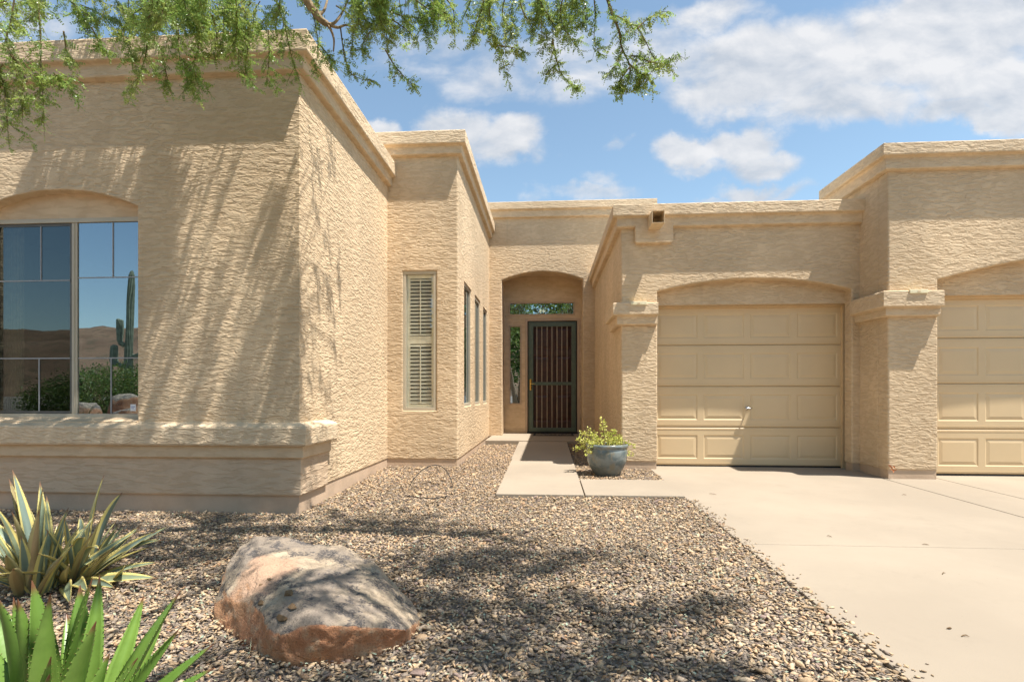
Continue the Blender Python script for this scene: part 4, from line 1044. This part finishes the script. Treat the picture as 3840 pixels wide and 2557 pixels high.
# the pale limb that enters the picture at the top
vis = [Vector((-1.25, 2.6, 4.75)), at(1085, -190, Y=3.75), at(1146, -10, Y=3.85), at(1180, 45, Y=3.9), at(1203, 75, Y=3.92), at(1228, 92, Y=3.95)]
m.tube(smooth_path(vis), list(np.linspace(.038, .022, 31)), 10)
for e in ([(1226,91,3.95), (1252,88,3.97), (1275,62,4.0), (1296,22,4.05), (1322,-40,4.1)], [(1222,88,3.95), (1240,112,3.96), (1252,150,3.98), (1250,195,4.0)], [(1240,96,3.95), (1268,104,4.0), (1300,95,4.05), (1338,110,4.1)], [(1190,60,3.9), (1215,40,3.95), (1228,0,4.0), (1245,-60,4.05)]):
    m.tube(smooth_path([at(x, y, Y=Y) for x, y, Y in e]), list(np.linspace(.013, .005, (len(e)-1)*6+1)), 7)
build(m, 'limbs', M['bark'], tree, smooth=True)
allpts = [q for l in limbs for q in smooth_path(l)]

tw = MB(); LPs, LDs, LSs, LTs = [], [], [], []
def leaves_on(pts, step, per, size=1.0, dark=1.0):
    for a, b in zip(pts, pts[1:]):
        L = (b-a).length; n_ = max(1, int(L/step)); dr = (b-a).normalized() if L > 1e-6 else Vector((0,0,-1))
        for i in range(n_):
            q = a.lerp(b, (i+random.random())/n_)
            for _ in range(per):
                dv = (dr*.5 + Vector((random.gauss(0, 1), random.gauss(0, 1), random.gauss(-.35, .7)))).normalized()
                LPs.append(q[:]); LDs.append(dv[:]); LSs.append(size*random.uniform(.65, 1.2)); LTs.append(dark*random.uniform(.7, 1.35))
def spray(px, Y, r0=.006, step=.021, per=2, sub=.5, sublen=.16, jit=6, size=1.0):
    """a hanging twig through pixel points at depth Y with short side twigs"""
    pts = [at(x+random.uniform(-jit, jit), y+random.uniform(-jit, jit), Y=Y+random.uniform(-.05, .05)+.12*i/len(px)) for i, (x, y) in enumerate(px)]
    pts = smooth_path(pts, 5)
    tw.tube(pts, list(np.linspace(r0, .0012, len(pts))), 5)
    leaves_on(pts[len(pts)//8:], step, per, size)
    for i in range(2, len(pts)-1):
        if random.random() < sub:
            d_ = (pts[i+1]-pts[i-1]).normalized(); L = sublen*random.uniform(.4, 1.1)
            dv = (d_*.6 + Vector((random.gauss(0, .8), random.gauss(0, .8), random.gauss(-.35, .5)))).normalized()
            q = [pts[i] + dv*L*f + Vector((0, 0, -.25*L*f*f)) for f in (0, .33, .66, 1)]
            tw.tube(q, [.0022, .0018, .0014, .0008], 4); leaves_on(q, step, per, size)
A1 = lambda L: [(x*.574, y*.574) for x, y in L]; A2 = lambda L: [(1280+x*.574, y*.574) for x, y in L]
# right hand hanging sprays
for L, kw in ((A2([(190,-60),(250,90),(290,200),(290,330)]), dict(sub=.6, sublen=.14)), (A2([(290,330),(350,440),(440,545),(478,590)]), dict(sub=.5, sublen=.07, per=3)), (A2([(-10,180),(15,350),(60,470),(130,520),(195,520)]), dict(sub=.35, sublen=.07)),
              (A2([(150,-60),(300,60),(420,110),(520,120),(560,230)]), dict(sub=.9, sublen=.17)), (A2([(60,-60),(150,90),(200,180),(330,190)]), dict(sub=.9, sublen=.16)), (A2([(420,-60),(560,60),(680,80),(740,220)]), dict(sub=.6, sublen=.12)), (A2([(640,-50),(720,60),(745,200)]), dict(sub=.35, sublen=.08)),
              (A2([(330,120),(440,210),(500,290)]), dict(sub=.5, sublen=.08)), (A2([(-40,40),(60,130),(80,260),(60,330)]), dict(sub=.7, sublen=.1)), (A2([(180,200),(130,300),(150,340)]), dict(sub=.5, sublen=.07)),
              (A2([(860,-60),(820,70),(780,150)]), dict(sub=.6, sublen=.1)), (A2([(930,-60),(900,100),(870,200),(880,240)]), dict(sub=.8, sublen=.11)), (A2([(960,-50),(970,120),(965,220),(1040,330),(1080,480)]), dict(sub=.75, sublen=.1, per=3)), (A2([(1030,290),(1110,310),(1195,345)]), dict(sub=.5, sublen=.05)),
              (A2([(1080,-60),(1060,100),(1110,200),(1130,245)]), dict(sub=.8, sublen=.12)), (A2([(1160,-60),(1190,80),(1230,180),(1240,245)]), dict(sub=.7, sublen=.09)), (A2([(1260,-60),(1330,60),(1380,150),(1375,300)]), dict(sub=.9, sublen=.14)), (A2([(1450,-60),(1430,80),(1470,200),(1530,300)]), dict(sub=.9, sublen=.13)), (A2([(1300,60),(1300,180),(1310,270)]), dict(sub=.5, sublen=.08)),
              (A2([(1375,260),(1410,400),(1440,500),(1510,555),(1565,590)]), dict(sub=.45, sublen=.06, per=3)), (A2([(1420,430),(1370,450),(1330,480)]), dict(sub=.4, sublen=.05)), (A2([(1560,-60),(1600,70),(1580,180)]), dict(sub=.5, sublen=.09)), (A2([(1640,-60),(1650,120),(1650,260),(1680,360)]), dict(sub=.6, sublen=.08)), (A2([(1520,-60),(1540,40),(1620,120)]), dict(sub=.6, sublen=.1)),
              (A2([(1710,-60),(1770,70),(1810,200),(1835,310),(1880,420),(1870,520),(1850,610)]), dict(r0=.013, sub=.6, sublen=.12, per=2)), (A2([(1785,100),(1880,150),(1935,190),(1990,280),(2040,370),(2110,400),(2215,345)]), dict(r0=.006, sub=.4, sublen=.1)), (A2([(1935,190),(2000,130),(2095,85)]), dict(sub=.4, sublen=.07)),
              (A2([(1880,420),(1950,480),(2040,540)]), dict(sub=.7, sublen=.1, per=3)), (A2([(1840,330),(1790,430),(1740,490)]), dict(sub=.5, sublen=.08)), (A2([(1880,440),(1830,520),(1800,580)]), dict(sub=.7, sublen=.08, per=3)), (A2([(1900,360),(1980,380),(2060,450)]), dict(sub=.6, sublen=.08)), (A2([(2000,400),(2080,420),(2150,430)]), dict(sub=.5, sublen=.06)), (A2([(1930,430),(1940,520),(1960,560)]), dict(sub=.6, sublen=.07, per=3))):
    spray(L, 3.95, **kw)
# left hand curtain of foliage
for L, kw in ((A1([(100,-60),(80,150),(50,300),(180,480),(350,500),(450,560)]), dict(Y=3.5)), (A1([(240,-60),(260,200),(270,420),(285,620),(290,760)]), dict(Y=3.55)), (A1([(-30,420),(20,560),(40,700),(50,820)]), dict(Y=3.5)), (A1([(60,350),(150,480),(150,620),(150,760)]), dict(Y=3.5)), (A1([(350,480),(400,520),(455,575)]), dict(Y=3.5, sublen=.07)),
              (A1([(980,150),(960,330),(930,450),(895,565)]), dict(Y=3.9)), (A1([(1120,-60),(1160,200),(1180,350),(1230,460),(1265,590)]), dict(Y=3.9)), (A1([(1300,100),(1290,280),(1270,430),(1300,560)]), dict(Y=3.9)), (A1([(1040,300),(1080,450),(1110,590)]), dict(Y=3.9, sublen=.1)), (A1([(1640,150),(1620,330),(1595,450),(1660,560)]), dict(Y=3.95, sublen=.1)), (A1([(1760,200),(1750,400),(1740,560)]), dict(Y=3.95, sublen=.13)),
              (A1([(1980,-60),(2060,120),(2085,300),(2060,480)]), dict(Y=3.95, sublen=.1)), (A1([(2085,300),(2140,360),(2180,430)]), dict(Y=3.95, sublen=.1)), (A1([(1860,150),(1900,330),(1950,500)]), dict(Y=3.95, sublen=.11)), (A1([(780,200),(830,310),(880,400)]), dict(Y=3.8, sublen=.09)), (A1([(20,420),(-10,480),(20,540)]), dict(Y=3.5, sublen=.15)),
              (A1([(600,180),(660,300),(700,330)]), dict(Y=3.8, sublen=.1)), (A1([(420,200),(430,330),(440,420)]), dict(Y=3.6, sublen=.12)), (A1([(1380,100),(1420,250),(1400,380)]), dict(Y=3.9, sublen=.1)), (A1([(1500,80),(1530,250),(1560,380)]), dict(Y=3.9, sublen=.1))):
    kw = dict(dict(sub=.85, sublen=.17, per=2), **kw); Y = kw.pop('Y'); spray(L, Y, **kw)
for k in range(54):                                   # loose mass along the top edge
    x = random.uniform(-60, 1930); base_y = random.uniform(-160, 60)
    lng = random.uniform(90, 300) if x > 850 else random.uniform(60, 240)
    p0 = (x, base_y); pts_ = [p0]; dx_ = random.gauss(0, 95)
    for i in range(3): pts_.append((pts_[-1][0]+dx_*.5+random.gauss(0, 22), pts_[-1][1]+lng/3))
    spray(A1(pts_), random.uniform(3.5, 4.3), sub=.65, sublen=.13, per=2, r0=.004)
for k in range(22):                                   # right of the limb, thinner
    x = random.choice((random.uniform(80, 700), random.uniform(800, 1560))); pts_ = [(x, -120)]
    lng = random.uniform(60, 210)
    for i in range(3): pts_.append((pts_[-1][0]+random.gauss(0, 30), pts_[-1][1]+(120+lng)/3))
    spray(A2(pts_), random.uniform(3.8, 4.4), sub=.6, sublen=.11, per=2, r0=.004)
def pinnate(n=5, L=.060, lw=.0060, ll=.0135):
    qd = []
    for i in range(n):
        x = L*(.12+.88*i/(n-1)); k = 1-.35*abs(i/(n-1)-.45)
        for sg in (-1, 1):
            b = np.array([x, 0, 0]); d_ = np.array([.45, sg*.85, -.12])*ll*k; s_ = np.array([.9, -sg*.45, .12])*lw*k
            tl_ = np.array([0, 0, .5*((i*7+(sg>0)*3) % 5-2)*lw*.5]); b = b+np.array([.0015*((i*5) % 3-1), 0, 0]); qd.append([b, b+d_*.5+s_+tl_, b+d_, b+d_*.5-s_-tl_])
    qd.append([(0, -.0005, 0), (L, -.0003, 0), (L, .0003, 0), (0, .0005, 0)])
    return np.array([[tuple(p_) for p_ in q] for q in qd], dtype=float)
def crown(name, P_, D_, S_, T_, tmpl, mat, parent, hue=.12):
    P_, D_, S_, T_ = np.array(P_), np.array(D_), np.array(S_), np.array(T_); n_ = len(P_); k = len(tmpl)*4
    Q = scatter(tmpl, P_, D_, S_, rng.uniform(0, 6.28, n_))
    c = np.stack([T_*rng.uniform(1-hue, 1+hue*1.5, n_), T_, T_*rng.uniform(.8, 1.3, n_), np.ones(n_)], 1)
    return np_mesh(name, Q, 4, mat, parent, origin=W[parent.name], attr=np.repeat(c, k, 0))
build(tw, 'twigs', M['twigw'], tree, recalc=False)
crown('crown', LPs, LDs, LSs, LTs, pinnate(), M['leafg'], tree)
print('visible leaves', len(LPs))
# upper crown above the picture: clumps that throw the dappled shade
clumps = []
def lift(q, z): 
    k = (z-q.z)/SUN.z; return q + SUN*k
def add_clump(c, r, n): clumps.append((c, r, n))
random.seed(21)
for (cx, cy, rx, ry, nb) in CLS_GROUND:
    for _ in range(int(nb*2.5)):
        q = at((cx+random.gauss(0, rx*.62))*1.6306, (cy+random.gauss(0, ry*.62))*1.6306, Z=-.1); c = lift(q, random.uniform(3.3, 4.6))
        u_ = CP*c.x+SP*c.y; d_ = -SP*c.x+CP*c.y
        if d_ > .3 and YH-F*(c.z-.3-H)/d_ > -60: c = lift(q, H+(.737+.04)*d_+random.uniform(.75, 1.5))
        add_clump(c, random.uniform(.04, .13), 15)
for (cx, cy, rx, ry, nb) in CLS_WALL:
    for _ in range(int(nb*2.2)):
        q = at((cx+random.uniform(-rx, rx))*1.6306, (cy+random.uniform(-ry, ry))*1.6306, Y=YL); c = lift(q, random.uniform(5.05, 5.6))
        add_clump(c, random.uniform(.03, .08), 13)
for _ in range(26):                                   # dapple on the side wall near the corner
    q = at(random.uniform(695, 785)*1.6306, random.uniform(330, 1040)*1.6306, X=XL); c = lift(q, random.uniform(5.0, 5.6)); add_clump(c, random.uniform(.03, .08), 9)
LPs, LDs, LSs, LTs = [], [], [], []
m = MB()
for c, r, n_ in clumps:
    b = min(allpts, key=lambda q: (q-c).length_squared)
    mid = (b+c)/2 + Vector((random.gauss(0, .1), random.gauss(0, .1), .12)); m.tube([b, b.lerp(mid, .5)+Vector((0,0,.03)), mid, mid.lerp(c, .6), c], [.010, .008, .006, .004, .002], 4)
    for _ in range(n_):
        o_ = Vector((random.gauss(0, 1), random.gauss(0, 1), random.gauss(0, .7)))*r*.6
        LPs.append((c+o_)[:]); dv = Vector((random.gauss(0, 1), random.gauss(0, 1), random.gauss(-.2, .5))).normalized(); LDs.append(dv[:]); LSs.append(random.uniform(.7, 1.3)); LTs.append(random.uniform(.7, 1.3))
build(m, 'twigs', M['twigw'], tree, recalc=False)
crown('crown', LPs, LDs, LSs, LTs, pinnate(4, .075, .0085, .030), M['leafg'], tree)
print('upper leaves', len(LPs))

# ------------------------------------------------------------------ the far side of the yard (seen mirrored in the windows)
def refl(x, y, Yreal): return at(x, y, Y=2*(YL+.15)-Yreal)
def place(x, y, Yreal): q = refl(x, y, Yreal); return Vector((q.x, Yreal, q.z))
M['saguaro'] = m_plain('saguaro_skin', (.24,.27,.18), .7, .3, var=.25, nscale=4)
sb = place(486, 1480, -14); sb.z = gz(0, -14); stp = place(489, 1016, -14)
m = MB(); hgt = stp.z-sb.z
m.tube([sb, sb+Vector((.03,0,hgt*.3)), sb+Vector((.0,0,hgt*.6)), sb+Vector((.1,0,hgt*.9)), sb+Vector((.12,0,hgt*.97)), sb+Vector((.12,0,hgt))], [.17,.19,.18,.15,.10,.02], 28, ribs=1)
sg = build(m, 'saguaro_cactus', M['saguaro'], smooth=False)
tag(sg, 'tall many armed saguaro cactus mirrored in the sliding window', 'cactus')
for (z0, dx, h2) in ((.50, -.55, 1.0), (.36, -.80, .75), (.42, .75, 1.3)):
    m = MB(); b = sb+Vector((0, 0, hgt*z0)); e = b+Vector((dx, 0, .1)); m.tube([b, b+Vector((dx*.5, 0, .0)), b+Vector((dx*.9, 0, .10)), b+Vector((dx, 0, .26)), b+Vector((dx, 0, .26+h2*.5)), b+Vector((dx, 0, .24+h2)), b+Vector((dx, 0, .3+h2))], [.11, .12, .135, .14, .14, .11, .03], 16, ribs=1); build(m, 'arm', M['saguaro'], sg)
M['bush'] = m_leaf('bush_leaf', (.10,.17,.035), (.20,.25,.06), .35, .45, 2)
def bush(label, c, rx, rz, n, tint_=1.0, nm='shrub', cat='shrub', big=1.0):
    tr_ = thing(nm, label, cat, c); m = MB(); P_, D_ = [], []
    for k in range(14):
        a = random.uniform(0, 6.28); e = c+Vector((math.cos(a)*rx*random.uniform(.3, .9), math.sin(a)*rx*.7, rz*random.uniform(.6, 1.0))); m.tube([c, (c+e)/2+Vector((0,0,.1)), e], [.03, .02, .006], 5)
    for _ in range(n):
        v = Vector((random.gauss(0, 1), random.gauss(0, 1), random.gauss(0, 1))).normalized()*random.uniform(.55, 1.0)
        q = c+Vector((v.x*rx, v.y*rx*.8, rz*.55+v.z*rz*.5)); q += Vector((random.gauss(0, .12), random.gauss(0, .12), random.gauss(0, .12)))
        if q.z > c.z: P_.append(q[:]); D_.append((v+Vector((random.gauss(0, .6), random.gauss(0, .6), random.gauss(0, .6))))[:])
    build(m, 'stems', M['twigw'], tr_); crown('foliage', P_, D_, np.random.default_rng(3).uniform(.7, 1.4, len(P_)), np.random.default_rng(4).uniform(.6, 1.4, len(P_))*tint_, np.array(spans(.075*big, .04*big)), M['bush'], tr_)
for k, (x, Yr, rx, rz, lab) in enumerate(((330, -9.5, 1.5, 2.2, 'rounded green shrub mirrored near the middle of the sliding window'), (440, -9.0, 1.6, 2.3, 'taller green shrub mirrored beside the saguaro'), (555, -9.5, 1.5, 2.2, 'green shrub hidden behind the right edge of the mirrored view'), (210, -10, 1.3, 1.6, 'low shrub mirrored in the dark left pane of the sliding window'))):
    c = place(x, 1474, Yr); c.z = gz(0, Yr); bush(lab, c, rx, rz, 5200)
for k, (x, y, rx, rz, lab) in enumerate(((-4.2, -13.5, 2.4, 10.5, 'leafy tree across the street mirrored at the left of the entry transom'), (-.8, -15, 2.6, 11.5, 'tall leafy tree across the street mirrored in the middle of the entry transom'), (2.6, -14, 2.5, 10.5, 'leafy tree across the street mirrored at the right of the entry transom'))):
    bush(lab, Vector((x, y, gz(x, y))), rx, rz, 5200, 1.2, 'street_tree', 'tree', 3.2)
for k, (x, y, Yr, r, lab) in enumerate(((465, 1475, -5.0, .6, 'tan boulder mirrored low in the right pane of the sliding window'), (330, 1500, -4.0, .6, 'broad tan boulder mirrored at the bottom of the sliding window'), (470, 1515, -3.2, .55, 'pinkish boulder mirrored at the lower right corner of the sliding window'))):
    c = place(x, y, Yr); g_ = gz(0, Yr); hh = c.z-g_
    pts_ = [(c.x+r*math.cos(a)*random.uniform(.8, 1.1), Yr+.7*r*math.sin(a), g_-.1) for a in np.linspace(0, 6, 9)] + [(c.x+r*.7*math.cos(a), Yr+.5*r*math.sin(a), g_+hh*random.uniform(.8, 1.0)) for a in np.linspace(0, 6, 7)]
    o = rock_mesh('boulder', pts_, M['rock'], .08, .04, 2, k+3, 3); tag(o, lab, 'boulder')
ls = LeafSet(); c = place(300, 1500, -3.6); c.z = gz(0, -3.6)+.2
yt = thing('yucca', 'spiky yellow green yucca mirrored in the bottom of the sliding window', 'yucca', c)
for k in range(40):
    a = random.uniform(0, 6.28); e = random.uniform(.3, 1.3); L = random.uniform(.6, 1.0)
    ls.leaf(c, c+Vector((math.cos(a)*math.cos(e)*L, math.sin(a)*math.cos(e)*L, math.sin(e)*L)), .035, .03, .3, 0, teeth=0, n=6)
ls.build('rosette', M['agave_old'], yt)
def m_hill():
    t = NT('desert_hill'); n = t.noise(t.pos((.02,.02,.06)), 1, 6, .65); n2 = t.noise(t.pos((.15,.15,.3)), 1, 4)
    c = t.mix(t.rng(n, .35, .65), (.17,.105,.065), (.27,.17,.105)); c = t.mix(t.math('MULTIPLY', t.rng(n2, .5, .65), .5), c, (.08,.08,.045)); return t.done(t.bsdf(c, .95, None, .1))
M['hill'] = m_hill()
def ridge(name, y0, depth, hmax, base, freq, seed):
    m = MB(); nx, ny = 90, 14
    for j in range(ny+1):
        for i in range(nx+1):
            x = -900+1800*i/nx; y = y0-depth*j/ny; e = math.sin(math.pi*min(1, j/ny*.98+.01))
            h_ = base+hmax*(.5+.9*noise.noise(Vector((x*freq+seed, 3.1, 0)))) + 7*noise.fractal(Vector((x*.02, y*.02, seed)), 1, 2, 4)
            m.v.append((x, y, -2+max(0, h_)*e))
    for j in range(ny):
        for i in range(nx): a = j*(nx+1)+i; m.f.append((a, a+1, a+nx+2, a+nx+1))
    return struct(build(m, name, M['hill'], smooth=True))
ridge('hill', -230, 160, 22, 22, .0035, 4.2); ridge('hill', -620, 250, 60, 60, .002, 9.7)

# ------------------------------------------------------------------ LIGHT, SKY, CAMERA
SUN = Vector((-.366, .162, -1.0)).normalized()
sl = bpy.data.lights.new('sun', 'SUN'); sl.energy = 4.5; sl.angle = R(.55); sl.color = (1, .955, .89)
so = bpy.data.objects.new('sun', sl); col.objects.link(so); so.rotation_euler = SUN.to_track_quat('-Z', 'Y').to_euler(); so.location = (6, -3, 14)

wd = bpy.data.worlds.new('World'); scn.world = wd; wd.use_nodes = True
nt = wd.node_tree; nt.nodes.clear()
class WT(NT):
    def __init__(s): s.t = nt; s.n = nt.nodes
t = WT()
out = t.add('ShaderNodeOutputWorld'); bg = t.add('ShaderNodeBackground'); bg.inputs[1].default_value = .128
sky = t.add('ShaderNodeTexSky'); sky.sky_type = 'NISHITA'; sky.sun_disc = False
sky.sun_elevation = math.asin(-SUN.z); sky.sun_rotation = math.atan2(-SUN.x, -SUN.y)
sky.air_density = 1.0; sky.dust_density = .25; sky.ozone_density = 1.6; sky.altitude = 400
gen = t.add('ShaderNodeTexCoord').outputs['Generated']
sep = t.add('ShaderNodeSeparateXYZ'); t.link(gen, sep.inputs[0])
yy = t.math('MAXIMUM', sep.outputs[1], .12)
pv = t.add('ShaderNodeCombineXYZ'); t.link(t.math('DIVIDE', sep.outputs[0], yy), pv.inputs[0]); t.link(t.math('DIVIDE', sep.outputs[2], yy), pv.inputs[1])
P = pv.outputs[0]
def vm(op, a, b=None):
    n = t.add('ShaderNodeVectorMath', operation=op)
    for i, v in enumerate((a, b)):
        if v is None: continue
        if hasattr(v, 'is_output'): t.link(v, n.inputs[i])
        else: n.inputs[i].default_value = v
    return n
wn = t.add('ShaderNodeTexNoise'); t.link(P, wn.inputs['Vector']); t.setin(wn, Scale=5.0, Detail=6, Roughness=.6)
warp = vm('SCALE', vm('SUBTRACT', wn.outputs['Color'], (.5, .5, .5)).outputs[0]); warp.inputs[3].default_value = .16
PW = vm('ADD', P, warp.outputs[0]).outputs[0]
def skyp(X_, Y_):                                    # photo (2355 px wide view) -> direction on the plane y=1
    x, y = X_*1.6306, Y_*1.6306
    u, w_ = (x-1920)/F, (YH-y)/F
    return (-SP+u*CP)/(CP+u*SP), w_/(CP+u*SP)
CL = [  # centre x, y, radius x, radius y, weight
    (1850, 140, 330, 130, 1.0), (2150, 90, 330, 150, 1.0), (2300, 190, 260, 100, .95), (1700, 190, 200, 75, .9), (1960, 240, 260, 75, .85), (2230, 265, 170, 45, .9),
    (1560, 110, 260, 100, .62), (1250, 150, 360, 95, .60), (1000, 110, 240, 60, .40), (1180, 215, 90, 30, .45), (2380, 40, 200, 90, 1.0), (1640, 30, 160, 60, .7),
    (1060, 300, 105, 70, 1.0), (1160, 330, 100, 75, .95), (1120, 350, 150, 50, .8), (890, 300, 60, 35, .75), (1590, 335, 95, 48, .95), (1700, 325, 100, 55, 1.0), (1760, 370, 100, 40, .85), (1610, 375, 110, 26, .55),
    (1415, 318, 50, 22, .45), (1240, 445, 60, 30, .55), (1360, 440, 130, 26, .6), (1370, 410, 50, 26, .4), (1720, 430, 90, 30, .85), (1800, 440, 90, 22, .6), (1640, 452, 70, 18, .5), (60, 40, 200, 90, .5)]
acc = None
for (cx, cy, rx, ry, wt) in CL:
    px, py = skyp(cx, cy); sx_, sy_ = rx*1.6306/F, ry*1.6306/F
    dvec = vm('SUBTRACT', PW, (px, py, 0)).outputs[0]
    dl = vm('LENGTH', vm('MULTIPLY', dvec, (1/sx_, 1/sy_, 0)).outputs[0]).outputs['Value']
    b = t.math('MULTIPLY', t.rng(dl, 1.35, .25, 0, 1), wt)
    acc = b if acc is None else t.math('MAXIMUM', acc, b)
def fbm(vec, sc=9.0, det=9):
    n = t.add('ShaderNodeTexNoise'); t.link(vec, n.inputs['Vector']); t.setin(n, Scale=sc, Detail=det, Roughness=.58, Distortion=.25); return n.outputs['Fac']
stretch = vm('MULTIPLY', P, (1.0, 1.6, 1)).outputs[0]
n0 = fbm(stretch); n1 = fbm(vm('ADD', stretch, (.010, .030, 0)).outputs[0])
lo0 = fbm(stretch, 3.2, 3); lo1 = fbm(vm('ADD', stretch, (.02, .07, 0)).outputs[0], 3.2, 3)
dens = t.math('ADD', acc, t.math('MULTIPLY', t.math('SUBTRACT', n0, .5), 1.15))
mask = t.rng(dens, .16, .86)
frontm = t.rng(sep.outputs[1], .10, .22)
mask = t.math('MULTIPLY', t.math('MULTIPLY', mask, frontm), .94)
# lit tops / grey bases from the slope of the density toward the sun
emb = t.math('ADD', t.math('MULTIPLY', t.math('SUBTRACT', n0, n1), 2.2), t.math('MULTIPLY', t.math('SUBTRACT', lo0, lo1), 2.6))
lit = t.math('ADD', .52, emb, True)
CLO, CHI = (2.2, 2.4, 2.7), (3.4, 3.4, 3.45)
cc = t.mix(lit, CLO, CHI)
skyc = t.mix(1.0, sky.outputs[0], (.92, .90, .77), 'MULTIPLY')
fin = t.mix(mask, skyc, cc)
t.link(fin, bg.inputs[0]); t.link(bg.outputs[0], out.inputs[0])

cam = bpy.data.cameras.new('camera'); co = bpy.data.objects.new('camera', cam); col.objects.link(co)
co.location = (0, 0, H); co.rotation_euler = (R(90), 0, PSI)
cam.sensor_width = 36; cam.lens = F*36/3840; cam.shift_y = (YH-1278.5)/3840; cam.clip_start = .05; cam.clip_end = 5000
scn.camera = co
scn.view_settings.view_transform = 'Standard'; scn.view_settings.look = 'None'; scn.view_settings.gamma = 1; scn.view_settings.exposure = 1.06
scn.render.engine = 'CYCLES'; scn.cycles.max_bounces = 8; scn.cycles.diffuse_bounces = 4; scn.cycles.transparent_max_bounces = 12
scn.cycles.caustics_reflective = False; scn.cycles.caustics_refractive = False; scn.cycles.sample_clamp_indirect = 6
try: scn.cycles.use_denoising = True; scn.cycles.denoiser = 'OPENIMAGEDENOISE'
except Exception: pass
